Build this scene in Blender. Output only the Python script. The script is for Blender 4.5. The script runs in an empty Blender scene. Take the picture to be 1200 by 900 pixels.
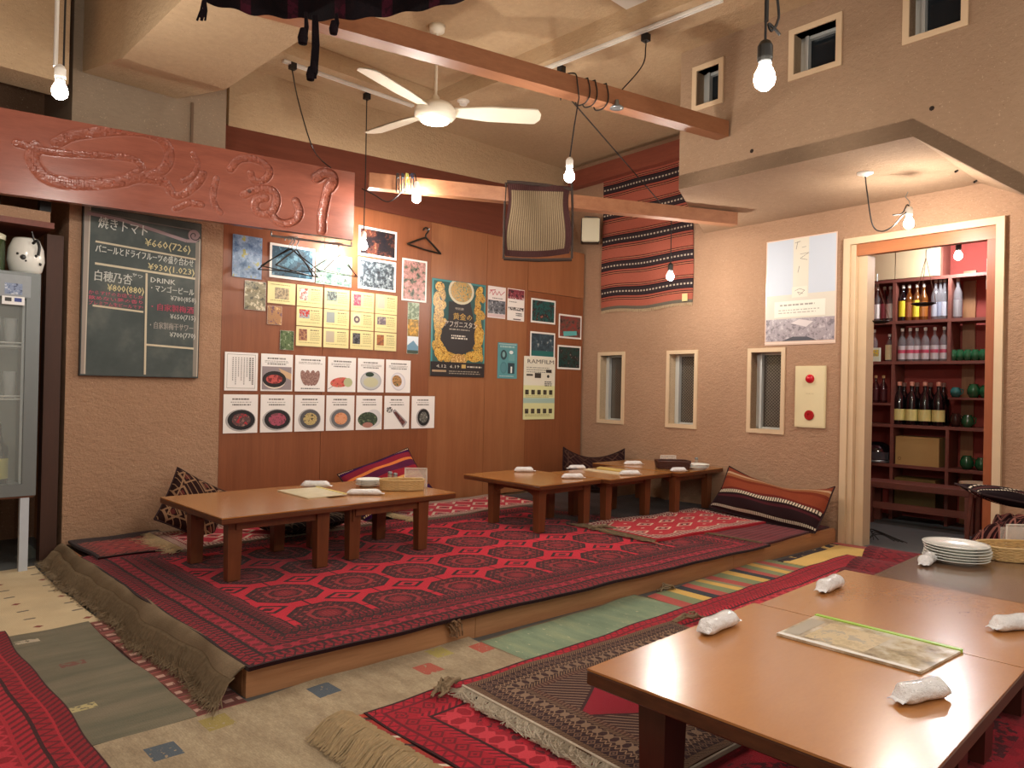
import bpy, math, random
import numpy as np
from mathutils import Vector, Matrix
random.seed(7); rng = np.random.default_rng(7)
C = bpy.context.scene.collection
SC = bpy.context.scene
# ---------------------------------------------------------------- camera
FPX, EYE = 856.0, 1.15
AX = np.array([0.71554437, 0.0188006, 0.69831425])      # world X, Y, Z axes written in camera space (right, down, forward)
AY = np.array([-0.69823148, -0.01174318, 0.71577573])
AZ = np.array([0.02165744, -0.99975429, 0.0047244])
RM = np.array([AX, AY, AZ])
cam_d = bpy.data.cameras.new('camera'); cam = bpy.data.objects.new('camera', cam_d); C.objects.link(cam)
cam_d.sensor_width = 36.0; cam_d.lens = FPX * 36.0 / 1200.0; cam_d.clip_start = 0.02
m = Matrix.Identity(4)
for i in range(3):
    m[i][0], m[i][1], m[i][2] = RM[i][0], -RM[i][1], -RM[i][2]
m[2][3] = EYE
cam.matrix_world = m
SC.camera = cam
# ---------------------------------------------------------------- world, exposure
W = bpy.data.worlds.new('world'); SC.world = W; W.use_nodes = True
W.node_tree.nodes['Background'].inputs[0].default_value = (1.0, 0.84, 0.70, 1)
W.node_tree.nodes['Background'].inputs[1].default_value = 0.42
SC.view_settings.view_transform = 'Standard'; SC.view_settings.look = 'None'
SC.view_settings.gamma = 1; SC.view_settings.exposure = 0.5; SC.view_settings.use_curve_mapping = False
SC.cycles.caustics_reflective = False; SC.cycles.caustics_refractive = False
LAMP_W = 17.0          # watts of one bare bulb
LAMP_COL = (1.0, 0.93, 0.84)
# ---------------------------------------------------------------- measuring helpers
def ray(px, py): return RM @ np.array([px - 600.0, py - 450.0, FPX])
def onz(px, py, z): d = ray(px, py); return d * ((z - EYE) / d[2]) + np.array([0, 0, EYE])
def onx(px, py, x): d = ray(px, py); return d * (x / d[0]) + np.array([0, 0, EYE])
def dep(px, py, t): return ray(px, py) / FPX * t + np.array([0, 0, EYE])
class Plane:
    """upright plane through two floor points; u runs a->b, off goes towards the room"""
    def __init__(s, a, b):
        s.a = np.array([a[0], a[1], 0.0]); d = np.array([b[0] - a[0], b[1] - a[1], 0.0]); s.L = np.linalg.norm(d); s.d = d / s.L
        n = np.array([-s.d[1], s.d[0], 0.0])
        if n @ (-s.a) < 0: n = -n
        s.n = n
    def hit(s, px, py, off=0.0):
        r = ray(px, py); t = (s.n @ s.a + off) / (s.n @ r); return r * t + np.array([0, 0, EYE])
    def uz(s, px, py, off=0.0):
        p = s.hit(px, py, off); return float((p - s.a) @ s.d), float(p[2])
    def P(s, u, z, off=0.0):
        q = s.a + s.d * u + s.n * off; return np.array([q[0], q[1], z])
WA = Plane((1.2, 5.26), (6.05, 5.10))       # back wall
WB = Plane((6.05, 5.10), (5.787, 2.24))     # right wall, running towards the viewer
WN = Plane((4.50, 2.94), (4.40, 0.9))       # upper right wall that hangs over
WU = Plane((2.5, 5.50), (6.08, 5.42))       # set-back upper back wall
# ---------------------------------------------------------------- node helpers
def lin(h):
    h = h.lstrip('#'); o = []
    for i in (0, 2, 4):
        v = int(h[i:i+2], 16) / 255.0; o.append(v / 12.92 if v < .04045 else ((v + .055) / 1.055) ** 2.4)
    return (*o, 1.0)
class S:
    def __init__(s, nt, v): s.nt = nt; s.v = v
    def _m(s, op, *a):
        n = s.nt.nodes.new('ShaderNodeMath'); n.operation = op
        for i, x in enumerate((s,) + a):
            x = x.v if isinstance(x, S) else x
            if isinstance(x, (int, float)): n.inputs[i].default_value = x
            else: s.nt.links.new(x, n.inputs[i])
        return S(s.nt, n.outputs[0])
    def __add__(s, o): return s._m('ADD', o)
    def __sub__(s, o): return s._m('SUBTRACT', o)
    def __mul__(s, o): return s._m('MULTIPLY', o)
    def __truediv__(s, o): return s._m('DIVIDE', o)
    def __rsub__(s, o): return (s * -1.0) + o
    __radd__ = __add__; __rmul__ = __mul__
    def abs(s): return s._m('ABSOLUTE')
    def mod(s, o): return s._m('FLOORED_MODULO', o)
    def floor(s): return s._m('FLOOR')
    def fr(s): return s._m('FRACT')
    def min(s, o): return s._m('MINIMUM', o)
    def max(s, o): return s._m('MAXIMUM', o)
    def gt(s, o): return s._m('GREATER_THAN', o)
    def lt(s, o): return s._m('LESS_THAN', o)
    def sin(s): return s._m('SINE')
    def sqrt(s): return s._m('SQRT')
    def tri(s, p): return ((s / p).fr() - 0.5).abs() * 2.0       # 0..1 triangle wave
    def cell(s, p): return ((s / p).fr() - 0.5) * p              # centred cell coordinate
class Mat:
    def __init__(s, name, rough=.6, metal=0.0, spec=.5):
        s.m = bpy.data.materials.new(name); s.m.use_nodes = True; s.nt = s.m.node_tree
        s.b = s.nt.nodes['Principled BSDF']
        s.b.inputs['Roughness'].default_value = rough; s.b.inputs['Metallic'].default_value = metal
        s.b.inputs['Specular IOR Level'].default_value = spec
    def node(s, t, **k):
        n = s.nt.nodes.new(t)
        for a, v in k.items(): setattr(n, a, v)
        return n
    def coord(s, kind='Object'):
        return s.node('ShaderNodeTexCoord').outputs[kind]
    def uv(s):
        x = s.node('ShaderNodeSeparateXYZ'); s.nt.links.new(s.coord('UV'), x.inputs[0]); return S(s.nt, x.outputs[0]), S(s.nt, x.outputs[1])
    def noise(s, scale, detail=3.0, rough=.55, vec=None, stretch=None, out=0):
        n = s.node('ShaderNodeTexNoise'); n.inputs['Scale'].default_value = scale; n.inputs['Detail'].default_value = detail; n.inputs['Roughness'].default_value = rough
        v = vec or s.coord()
        if stretch:
            mp = s.node('ShaderNodeMapping'); mp.inputs['Scale'].default_value = stretch; s.nt.links.new(v, mp.inputs[0]); v = mp.outputs[0]
        s.nt.links.new(v, n.inputs['Vector']); return S(s.nt, n.outputs[out])
    def mix(s, a, b, f):
        n = s.node('ShaderNodeMix', data_type='RGBA')
        for i, x in ((6, a), (7, b)):
            if isinstance(x, str): x = lin(x)
            if isinstance(x, tuple): n.inputs[i].default_value = x
            else: s.nt.links.new(x, n.inputs[i])
        if isinstance(f, S): s.nt.links.new(f.v, n.inputs[0])
        else: n.inputs[0].default_value = f
        return n.outputs[2]
    def ramp(s, f, stops, const=False):
        n = s.node('ShaderNodeValToRGB'); r = n.color_ramp; r.interpolation = 'CONSTANT' if const else 'LINEAR'
        while len(r.elements) < len(stops): r.elements.new(.5)
        for e, (p, c) in zip(r.elements, stops): e.position = p; e.color = lin(c)
        s.nt.links.new(f.v, n.inputs[0]); return n.outputs[0]
    def scale(s, col, f):
        n = s.node('ShaderNodeMix', data_type='RGBA', blend_type='MULTIPLY'); n.inputs[0].default_value = 1
        if isinstance(col, tuple): n.inputs[6].default_value = col
        else: s.nt.links.new(col, n.inputs[6])
        s.nt.links.new(f.v, n.inputs[7]); return n.outputs[2]
    def color(s, c):
        if isinstance(c, str): c = lin(c)
        if isinstance(c, tuple): s.b.inputs['Base Color'].default_value = c
        else: s.nt.links.new(c, s.b.inputs['Base Color'])
        return s
    def bump(s, h, strength=.3, dist=.01):
        n = s.node('ShaderNodeBump'); n.inputs['Strength'].default_value = strength; n.inputs['Distance'].default_value = dist
        s.nt.links.new(h.v, n.inputs['Height']); s.nt.links.new(n.outputs[0], s.b.inputs['Normal']); return s
def plain(name, c, rough=.6, metal=0.0, var=.12, scale=30.0, bump=0.0, spec=.5):
    M = Mat(name, rough, metal, spec)
    if var: M.color(M.scale(lin(c), M.noise(scale) * (2 * var) + (1 - var)))
    else: M.color(c)
    if bump: M.bump(M.noise(scale * 3), bump)
    return M.m
def emit(name, c, strength):
    M = Mat(name); M.color('#ffffff'); M.b.inputs['Emission Color'].default_value = lin(c); M.b.inputs['Emission Strength'].default_value = strength; return M.m
def glass(name, c='#ffffff', rough=.02, alpha=.25):
    M = Mat(name, rough); M.color(c); M.b.inputs['Alpha'].default_value = alpha; return M.m
def wood(name, a, b, stretch=(1, 12, 12), scale=2.0, rough=.4, spec=.5, knots=False, bump=.05):
    M = Mat(name, rough, 0, spec)
    n = M.noise(scale, 5, .6, stretch=stretch); n2 = M.noise(scale * 6, 3, .6, stretch=stretch)
    col = M.mix(a, b, (n * 1.6 - .4).min(1.0).max(0.0)); col = M.scale(col, n2 * .35 + .82)
    if knots:
        v = M.node('ShaderNodeTexVoronoi'); v.inputs['Scale'].default_value = 2.4; M.nt.links.new(M.coord(), v.inputs['Vector'])
        col = M.mix(col, '#3a1a10', S(M.nt, v.outputs['Distance']).lt(.035) * .8)
    M.color(col); M.bump(n2, bump, .004); return M.m
# ---------------------------------------------------------------- mesh helpers
WORLD = {}
def wloc(o): return WORLD.get(o.name, Vector((0, 0, 0)))
def rotz(a): return Matrix.Rotation(a, 3, 'Z')
class MB:
    def __init__(s): s.v = []; s.f = []; s.mi = []; s.uv = []; s.cur = 0
    def add(s, vs, fs, uvs=None, mi=None):
        o = len(s.v); s.v += [tuple(float(c) for c in p) for p in vs]
        mi = s.cur if mi is None else mi
        for f in fs:
            s.f.append(tuple(o + i for i in f)); s.mi.append(mi); s.uv.append([uvs[i] for i in f] if uvs is not None else None)
        return s
    def hexa(s, b, t, mi=None):      # 4 bottom + 4 top points
        return s.add(list(b) + list(t), [(3, 2, 1, 0), (4, 5, 6, 7), (0, 1, 5, 4), (1, 2, 6, 5), (2, 3, 7, 6), (3, 0, 4, 7)], mi=mi)
    def box(s, x0, x1, y0, y1, z0, z1, mi=None, ch=0.0):
        if ch:
            c = ch; rings = [(z0, c), (z0 + c, 0), (z1 - c, 0), (z1, c)]; vs = []
            for z, i in rings: vs += [(x0+i+c*.0, y0+i, z), (x1-i, y0+i, z), (x1-i, y1-i, z), (x0+i, y1-i, z)]
            fs = [(3, 2, 1, 0), (12, 13, 14, 15)]
            for r in range(3):
                for k in range(4): fs.append((r*4+k, r*4+(k+1) % 4, r*4+4+(k+1) % 4, r*4+4+k))
            return s.add(vs, fs, mi=mi)
        return s.hexa([(x0, y0, z0), (x1, y0, z0), (x1, y1, z0), (x0, y1, z0)], [(x0, y0, z1), (x1, y0, z1), (x1, y1, z1), (x0, y1, z1)], mi)
    def pbox(s, pl, u0, u1, z0, z1, o0, o1, mi=None):
        g = lambda z: [pl.P(u0, z, o0), pl.P(u0, z, o1), pl.P(u1, z, o1), pl.P(u1, z, o0)]
        return s.hexa(g(z0), g(z1), mi)
    def beam(s, a, b, w, h, mi=None):      # a,b: centre line of TOP face
        a = np.array(a, float); b = np.array(b, float); d = b - a; d /= np.linalg.norm(d); n = np.array([-d[1], d[0], 0]); n /= np.linalg.norm(n); n *= w / 2; up = np.array([0, 0, h])
        return s.hexa([a - n - up, b - n - up, b + n - up, a + n - up], [a - n, b - n, b + n, a + n], mi)
    def tube(s, pts, r, k=8, mi=None, cap=True):
        P = [Vector(p) for p in pts]; n = len(P); R = r if hasattr(r, '__len__') else [r] * n
        t0 = (P[1] - P[0]).normalized(); up = Vector((0, 0, 1)) if abs(t0.z) < .9 else Vector((1, 0, 0)); x = t0.cross(up).normalized(); vs = []
        for i in range(n):
            t = (P[min(i+1, n-1)] - P[max(i-1, 0)]).normalized(); x = (x - t * x.dot(t)).normalized(); y = t.cross(x)
            for j in range(k): a = 2 * math.pi * j / k; vs.append(P[i] + (x * math.cos(a) + y * math.sin(a)) * R[i])
        fs = [(i*k+j, i*k+(j+1) % k, (i+1)*k+(j+1) % k, (i+1)*k+j) for i in range(n-1) for j in range(k)]
        if cap: fs += [tuple(range(k))[::-1], tuple((n-1)*k+j for j in range(k))]
        return s.add(vs, fs, mi=mi)
    def lathe(s, prof, c=(0, 0, 0), k=24, mi=None, R=None):
        vs = []; n = len(prof); c = Vector(c)
        for r, z in prof:
            for j in range(k):
                a = 2 * math.pi * j / k; p = Vector((r * math.cos(a), r * math.sin(a), z))
                if R is not None: p = R @ p
                vs.append(p + c)
        fs = [(i*k+j, i*k+(j+1) % k, (i+1)*k+(j+1) % k, (i+1)*k+j) for i in range(n-1) for j in range(k)]
        return s.add(vs, fs, mi=mi)
    def grid(s, fn, nu, nv, mi=None, uvf=None, flip=False):
        vs = [fn(i / nu, j / nv) for j in range(nv + 1) for i in range(nu + 1)]
        uvs = [uvf(i / nu, j / nv) for j in range(nv + 1) for i in range(nu + 1)] if uvf else None
        w = nu + 1; fs = [(j*w+i, j*w+i+1, (j+1)*w+i+1, (j+1)*w+i) for j in range(nv) for i in range(nu)]
        if flip: fs = [f[::-1] for f in fs]
        return s.add(vs, fs, uvs, mi)
    def build(s, name, mats, parent=None, smooth=False, origin=None, local=False):
        if not isinstance(mats, (list, tuple)): mats = [mats]
        V = np.array(s.v)
        if parent is None: o = np.array(origin) if origin is not None else np.array([(V[:, 0].min()+V[:, 0].max())/2, (V[:, 1].min()+V[:, 1].max())/2, V[:, 2].min()])
        else: o = np.zeros(3) if local else np.array(wloc(parent))
        if local and parent is None: o = np.zeros(3)
        V = V - o; me = bpy.data.meshes.new(name); me.from_pydata(V.tolist(), [], s.f)
        for mm in mats: me.materials.append(mm)
        me.polygons.foreach_set('material_index', s.mi)
        if any(u is not None for u in s.uv):
            L = me.uv_layers.new(name='UVMap'); fl = []
            for f, u in zip(s.f, s.uv):
                for q in (u if u is not None else [(0, 0)] * len(f)): fl += [q[0], q[1]]
            L.data.foreach_set('uv', fl)
        if smooth: me.polygons.foreach_set('use_smooth', [True] * len(s.f))
        me.update(); ob = bpy.data.objects.new(name, me); C.objects.link(ob)
        if parent is None: ob.location = o; WORLD[ob.name] = Vector(o)
        else: ob.parent = parent; WORLD[ob.name] = wloc(parent)
        if smooth == 'auto':
            try: me.set_sharp_from_angle(angle=.7)
            except Exception: pass
        return ob
def tag(o, label=None, cat=None, group=None, kind=None):
    if label: o['label'] = label
    if cat: o['category'] = cat
    if group: o['group'] = group
    if kind: o['kind'] = kind
    return o
def empty(name, loc, label, cat, group=None):
    o = bpy.data.objects.new(name, None); C.objects.link(o); o.location = loc; o.empty_display_size = .05; WORLD[o.name] = Vector(loc)
    return tag(o, label, cat, group)
def dup(o, loc, rz=0.0, label=None, parent=None):
    c = o.copy(); C.objects.link(c)
    if parent is None: c.location = loc; c.rotation_euler[2] = rz
    else: c.parent = parent
    if label: c['label'] = label
    for ch in [x for x in bpy.data.objects if x.parent == o]: dup(ch, None, 0, None, c)
    return c
def struct(mb, name, mats, label=None, parent=None, smooth=False):
    o = mb.build(name, mats, parent, smooth)
    if parent is None: tag(o, label, 'structure', kind='structure')
    return o
def text_geo(body, size, res=1):
    c = bpy.data.curves.new('t', 'FONT'); c.body = body; c.size = size; c.resolution_u = res
    o = bpy.data.objects.new('t', c); C.objects.link(o); bpy.context.view_layer.update()
    me = bpy.data.meshes.new_from_object(o.evaluated_get(bpy.context.evaluated_depsgraph_get()))
    vs = [tuple(v.co) for v in me.vertices]; fs = [tuple(p.vertices) for p in me.polygons]
    bpy.data.objects.remove(o); bpy.data.curves.remove(c); bpy.data.meshes.remove(me)
    return vs, fs
# ---------------------------------------------------------------- shared materials
def plaster(name, a, b, bumpy=.5):
    M = Mat(name, .92, 0, .2); n = M.noise(1.1, 4); f = M.noise(55, 4, .7); st = M.noise(26, 2, .5, stretch=(1, 1, 3.0))
    col = M.mix(a, b, (n * 1.8 - .4).min(1.0).max(0.0)); col = M.mix(col, '#e8cfae', (M.noise(90, 1).gt(.71)) * .28); col = M.mix(col, '#5e4230', (M.noise(70, 1, .5, stretch=(1, 1.3, 2.6)).gt(.75)) * .45)
    M.color(M.scale(col, st * .22 + .89)); M.bump(f + M.noise(16, 4, .7, stretch=(1, 1, 1.8)) * 1.6, bumpy, .014); return M.m
M_PL = plaster('earth_plaster', '#b99579', '#a58368', .6)
M_PLU = plaster('earth_plaster_upper', '#b0957a', '#9c8067', .45)
M_CEIL = plaster('ceiling_plaster', '#c4aa88', '#b59a78', .45)
M_GREY = plaster('grey_render', '#9d8b76', '#8d7c69', .1)
M_PANEL = wood('plywood_panel', '#935838', '#7c472b', stretch=(9, 9, .55), scale=1.5, rough=.36, bump=.02)
M_PANEL2 = wood('plywood_panel_light', '#a56d48', '#8b5534', stretch=(8, 8, .5), scale=1.2, rough=.36, bump=.02)
M_BAND = wood('red_board', '#83493a', '#703a2e', stretch=(.6, 9, 9), scale=2, rough=.45)
M_BEAM = wood('cedar_beam', '#a87350', '#8a573a', stretch=(.8, 10, 10), scale=2.2, rough=.45, knots=True)
M_BEAM2 = wood('dark_red_beam', '#94503d', '#7b3e31', stretch=(10, .8, 10), scale=2.2, rough=.5, knots=True)
M_SIGN = wood('signboard_wood', '#a05c48', '#7d4234', stretch=(.55, 5, 8), scale=2.6, rough=.3, knots=True, bump=.12)
M_PLAT = wood('platform_board', '#bd8a62', '#a06e48', stretch=(.6, 9, 14), scale=2, rough=.5, knots=True)
M_TRIM = plain('pale_painted_trim', '#d9bf9c', .55, var=.07, scale=8)
M_TABLE = wood('table_wood_edge', '#6b3c22', '#4a2716', stretch=(1, 6, 9), scale=3, rough=.3)
M_LEG = wood('table_leg_wood', '#784528', '#5a321d', stretch=(9, 9, 1), scale=3, rough=.35)
M_WHITE = plain('white_plastic', '#e8e4da', .35, var=.03)
M_BLACK = plain('black_plastic', '#15130f', .4, var=.1)
M_CORD = plain('black_cord', '#100d0b', .5, var=0)
M_STEEL = plain('brushed_steel', '#8d9496', .32, .7, var=.05)
M_CHINA = plain('glazed_white_china', '#e9ece6', .14, var=.03, scale=6)
def tabletop(name, a, b, r=.2):
    M = Mat(name, r, 0, .55); n = M.noise(2.2, 5, .6, stretch=(1, 3, 1)); n2 = M.noise(45, 3, .7, stretch=(1, 3, 1))
    M.color(M.scale(M.mix(a, b, n), n2 * .16 + .92))
    M.bump(M.noise(34, 3, .6) + M.noise(90, 2) * .6, .10, .003); M.b.inputs['Coat Weight'].default_value = .7; M.b.inputs['Coat Roughness'].default_value = .2; return M.m
M_TOP = tabletop('varnished_table_top', '#ba8146', '#a06a36', .26)
M_TOPR = tabletop('varnished_table_top_near', '#b87e46', '#a26a38', .27)
M_TOPG = tabletop('greyish_dark_table_top', '#7d6048', '#6a4f3c', .24)  # greyer, darker browns than the other table tops
CEIL_Z = 3.58
# ---------------------------------------------------------------- structure: floor, walls, ceiling
mb = MB(); mb.box(-1.6, 9.2, -2.2, 6.6, -.12, 0)
struct(mb, 'floor', plain('stone_floor', '#595d5c', .6, var=.2, scale=4, bump=.2), 'dark grey stone floor under the rugs')
def wall_cells(mb, pl, u0, u1, z0, z1, holes, o0, o1):
    us = sorted({u0, u1} | {min(max(h[i], u0), u1) for h in holes for i in (0, 1)}); zs = sorted({z0, z1} | {h[i] for h in holes for i in (2, 3)})
    for a, b in zip(us, us[1:]):
        for c, d in zip(zs, zs[1:]):
            if b - a < 1e-4: continue
            mu, mz = (a+b)/2, (c+d)/2
            if not any(h[0] < mu < h[1] and h[2] < mz < h[3] for h in holes): mb.pbox(pl, a, b, c, d, o0, o1)
# plaster column on the left of the back wall, and its return into the fridge alcove
uP = WA.uz(255, 560)[0]
mb = MB(); mb.pbox(WA, 0, uP, 0, 2.40, -.9, 0)
mb.pbox(WA, uP, WA.L + .3, 0, 2.58, -.25, -.03)
struct(mb, 'wall_back', M_PL, 'rough tan earth plaster of the back wall')
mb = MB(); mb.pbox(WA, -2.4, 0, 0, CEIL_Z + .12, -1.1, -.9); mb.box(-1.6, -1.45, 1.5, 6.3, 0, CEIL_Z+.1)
struct(mb, 'wall_left', plaster('alcove_plaster', '#8a6c55', '#7a5d48'), 'darker brown plaster behind the fridge alcove')  # same plaster mix in darker browns
mb = MB(); mb.pbox(WA, 0, uP, 2.401, CEIL_Z + .12, -.9, .0)
struct(mb, 'wall_back_grey', M_GREY, 'smooth grey render high on the back wall behind the signboard')
mb = MB(); q = WA.uz(225, 130)[0]; mb.pbox(WA, q - .008, q + .008, 2.42, WA.uz(225, 119)[1] - .01, .0005, .012); tag(mb.build('surface_conduit', plain('conduit_brown', '#6b5440', .6)), 'thin brown conduit on the grey render above the signboard', 'conduit')
# plywood panelling: separate boards
pan = bpy.data.objects.new('trim_1', None); C.objects.link(pan); pan.location = WA.P(uP, .12); WORLD['trim_1'] = Vector(WA.P(uP, .12))
tag(pan, 'brown plywood panelling covering the back wall', 'structure', kind='structure')
us = [uP] + [WA.uz(x, 400)[0] for x in (378, 503, 569, 617)] + [WA.L - .03]
zt = WA.uz(450, 249)[1]; zm = WA.uz(655, 346)[1]
cols = [M_PANEL, M_PANEL, M_PANEL2, M_PANEL2, M_PANEL]
for i in range(5):
    a, b = us[i] + .0015, us[i+1] - .0015
    if i == 4:
        mb = MB(); mb.pbox(WA, a, b, .12, zm - .002, -.03, 0); mb.build('wood_panel', M_PANEL, pan)
        mb = MB(); mb.pbox(WA, a, b, zm + .002, zt, -.03, .004); mb.build('wood_panel', M_PANEL2, pan)
    else:
        mb = MB(); mb.pbox(WA, a, b, .12, zt, -.03, .001 * (i % 2)); mb.build('wood_panel', cols[i], pan)
# leaning red-brown board above the panelling
p0, p1 = WU.hit(262, 146), WU.hit(640, 226); q0, q1 = WA.hit(262, 205), WA.hit(640, 289)
q0[2] = q1[2] = zt + .003
mb = MB(); th = np.array([0, .03, .02]); mb.hexa([q0, q1, q1 + th, q0 + th], [p0, p1, p1 + th, p0 + th])
struct(mb, 'trim_2', M_BAND, 'leaning red-brown board above the plywood panelling')
mb = MB(); mb.pbox(WU, -.2, WU.L + .4, 2.4, CEIL_Z + .3, -.2, 0)
struct(mb, 'wall_back_upper', M_CEIL, 'set-back pale plaster high on the back wall')
# right wall with three slot windows and a doorway
def wrect(pl, pts):      # pixel boxes -> u0,u1,z0,z1
    (a, b), (c, d) = pts; u0, z1 = pl.uz(a, b); u1, z0 = pl.uz(c, d); return (min(u0, u1), max(u0, u1), z0, z1)
WINB = [wrect(WB, ((701.5, 413), (731, 497.5))), wrect(WB, ((782, 411), (816.5, 503))), wrect(WB, ((877, 408.5), (919, 509.5)))]
du0 = WB.uz(1000, 300)[0]; du1 = WB.uz(1170, 285)[0]; dz = WB.uz(1000, 283)[1]
mb = MB()
wall_cells(mb, WB, -.5, 5.6, 0, CEIL_Z + .3, [(a+.035, b-.035, c+.035, d-.035) for a, b, c, d in WINB] + [(du0, du1, -1, dz)], -.16, 0)
struct(mb, 'wall_right', M_PL, 'rough tan earth plaster of the right wall')
M_SASH = plain('aluminium_sash', '#c9cdca', .4, .3, var=.04)
def mesh_glass():
    M = Mat('wired_window_glass', .15); u, v = M.uv(); k = ((u + v).cell(.03).abs().lt(.0025)).max((u - v).cell(.03).abs().lt(.0025))
    M.color(M.mix(M.ramp(M.noise(7), [(0, '#2b2722'), (1, '#5a5046')]), '#a99f8e', k * .4)); return M.m
M_WIRE = mesh_glass(); M_NIGHT = plain('night_glass', '#20262b', .1, var=.3, scale=6)
def slot_window(i, pl, r, wired):
    u0, u1, z0, z1 = r; f = .035
    mb = MB(); mb.pbox(pl, u0, u1, z0, z0+f, -.13, .012); mb.pbox(pl, u0, u1, z1-f, z1, -.13, .012); mb.pbox(pl, u0, u0+f, z0+f, z1-f, -.13, .012); mb.pbox(pl, u1-f, u1, z0+f, z1-f, -.13, .012)
    o = struct(mb, 'window_%d' % i, M_TRIM, 'pale framed slot window in plaster wall')
    mb = MB(); a, b = (u0+f, u1-f)
    mb.pbox(pl, a, a+.035, z0+f, z1-f, -.12, -.085); mb.pbox(pl, a+.035, a+.055, z0+f, z1-f, -.11, -.07); mb.pbox(pl, b-.015, b, z0+f, z1-f, -.12, -.085)
    mb.pbox(pl, a, b, z1-f-.02, z1-f, -.12, -.085); mb.pbox(pl, a, b, z0+f, z0+f+.015, -.12, -.085); mb.build('sash', M_SASH, o)
    mb = MB(); q = [pl.P(a, z0+f, -.115), pl.P(b, z0+f, -.115), pl.P(b, z1-f, -.115), pl.P(a, z1-f, -.115)]
    mb.add(q, [(0, 1, 2, 3)], [(a, z0), (b, z0), (b, z1), (a, z1)]); mb.build('pane', M_WIRE if wired else M_NIGHT, o)
for i, r in enumerate(WINB): slot_window(i + 1, WB, r, True)
# upper wall with three small high windows; it hangs over the doorway side with a soffit
N1 = onz(795, 222, 2.6); N2 = onz(1070, 160, 2.6); S1 = onz(825, 271, 2.6); S2 = onz(1150, 221, 2.6)
WINN = [wrect(WN, ((812, 92), (850, 122))), wrect(WN, ((925.5, 37), (986.5, 78))), wrect(WN, ((1059, -10), (1135, 34)))]
for k in (0,): WINN[0] = (WN.uz(812, 100)[0], WN.uz(848, 100)[0], 3.125, 3.44)
WINN[1] = (WINN[1][0], WINN[1][1], 3.125, 3.45); WINN[2] = (WINN[2][0], WINN[2][1], 3.125, 3.45)
uN2 = (N2 - WN.a) @ WN.d; N1u = 0.0
mb = MB(); wall_cells(mb, WN, 0, 3.9, 2.599, CEIL_Z + .3, [(a+.035, b-.035, c+.035, d-.035) for a, b, c, d in WINN], -.16, 0)
# lower flank: the wall edge slopes down to the right of the niche
p = WN.P(uN2, 2.6); q = WN.hit(1235, 246); r_ = WN.P(3.9, q[2]); r2 = WN.P(3.9, 2.6)
nb = WN.n * -.16
def slab(mb, poly, off, mi=None):
    n = len(poly); mb.add(list(poly) + [x + off for x in poly], [tuple(range(n)), tuple(range(n, 2*n))[::-1]] + [(i, (i+1) % n, n+(i+1) % n, n+i) for i in range(n)], mi=mi)
slab(mb, [p, q, r_, r2], nb)
# end face towards the kilim and soffit
e0, e1 = WN.P(0, 2.6), S1; up2 = np.array([0, 0, .003])
slab(mb, [e0 + up2, e1 + up2, e1 + np.array([0, 0, 1.3]), e0 + np.array([0, 0, 1.3])], np.array([.05, -.08, 0]))
w2 = WB.P(WB.uz(1150, 221)[0], 2.6); w1 = WB.P(WB.uz(825, 271)[0], 2.6)
slab(mb, [e0, p, w2, w1], np.array([0, 0, .1]))
mb.v = [(x, y, z) for x, y, z in mb.v]
w3 = WB.P(5.4, 1.75); slab(mb, [p, q, w3, w2], np.array([0, 0, .1]))
struct(mb, 'wall_right_upper', M_PLU, 'overhanging upper plaster wall with small high windows')
for i, r in enumerate(WINN): slot_window(i + 4, WN, r, False)
# ceiling with two boxed beams carrying lighting track
mb = MB(); mb.box(-1.6, 9.2, -.4, 6.4, CEIL_Z + .0, CEIL_Z + .15)
struct(mb, 'ceiling', M_CEIL, 'pale textured plaster ceiling')
# hung plaster box at upper left
zb = WA.uz(120, 92)[1]; zb2 = 2.93
a1 = onz(145, 72, zb2); a2 = onz(267, 103, zb2)
mb = MB(); x0, x1 = a1[0] - .02, a2[0]
yb = (a1[1] + a2[1]) / 2; yw0 = 5.24
mb.hexa([(x0, 1.0, zb2), (x1, 1.0, zb2), (x1, yb, zb2), (x0, yb, zb2)], [(x0, 1.0, CEIL_Z), (x1, 1.0, CEIL_Z), (x1, yb, CEIL_Z), (x0, yb, CEIL_Z)])
mb.hexa([(x0, yb, zb2), (x1, yb, zb2), (x1, yw0, zb), (x0, yw0, zb)], [(x0, yb, CEIL_Z), (x1, yb, CEIL_Z), (x1, yw0, CEIL_Z), (x0, yw0, CEIL_Z)])
struct(mb, 'trim_3', M_CEIL, 'large pale plaster box hanging from the ceiling')
print('box', x0, x1, yb, zb)
b0 = Plane((-1.5, 4.98), (1.06, 4.9)); c0 = b0.hit(82, 97)
mb = MB(); mb.box(-1.4, c0[0], 4.93, 5.2, c0[2], CEIL_Z)
struct(mb, 'trim_4', M_CEIL, 'pale plaster bulkhead above the fridge')
# ceiling beams
ta = onz(310, 74, 3.44); tb = onz(664, 186, 3.44)
mb = MB(); mb.box(1.95, 4.0, 4.78, 5.02, 3.45, CEIL_Z); mb.box(3.72, 4.0, -.3, 4.78, 3.45, CEIL_Z)
struct(mb, 'trim_5', M_CEIL, 'shallow plaster ceiling beams meeting in a corner')
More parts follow.
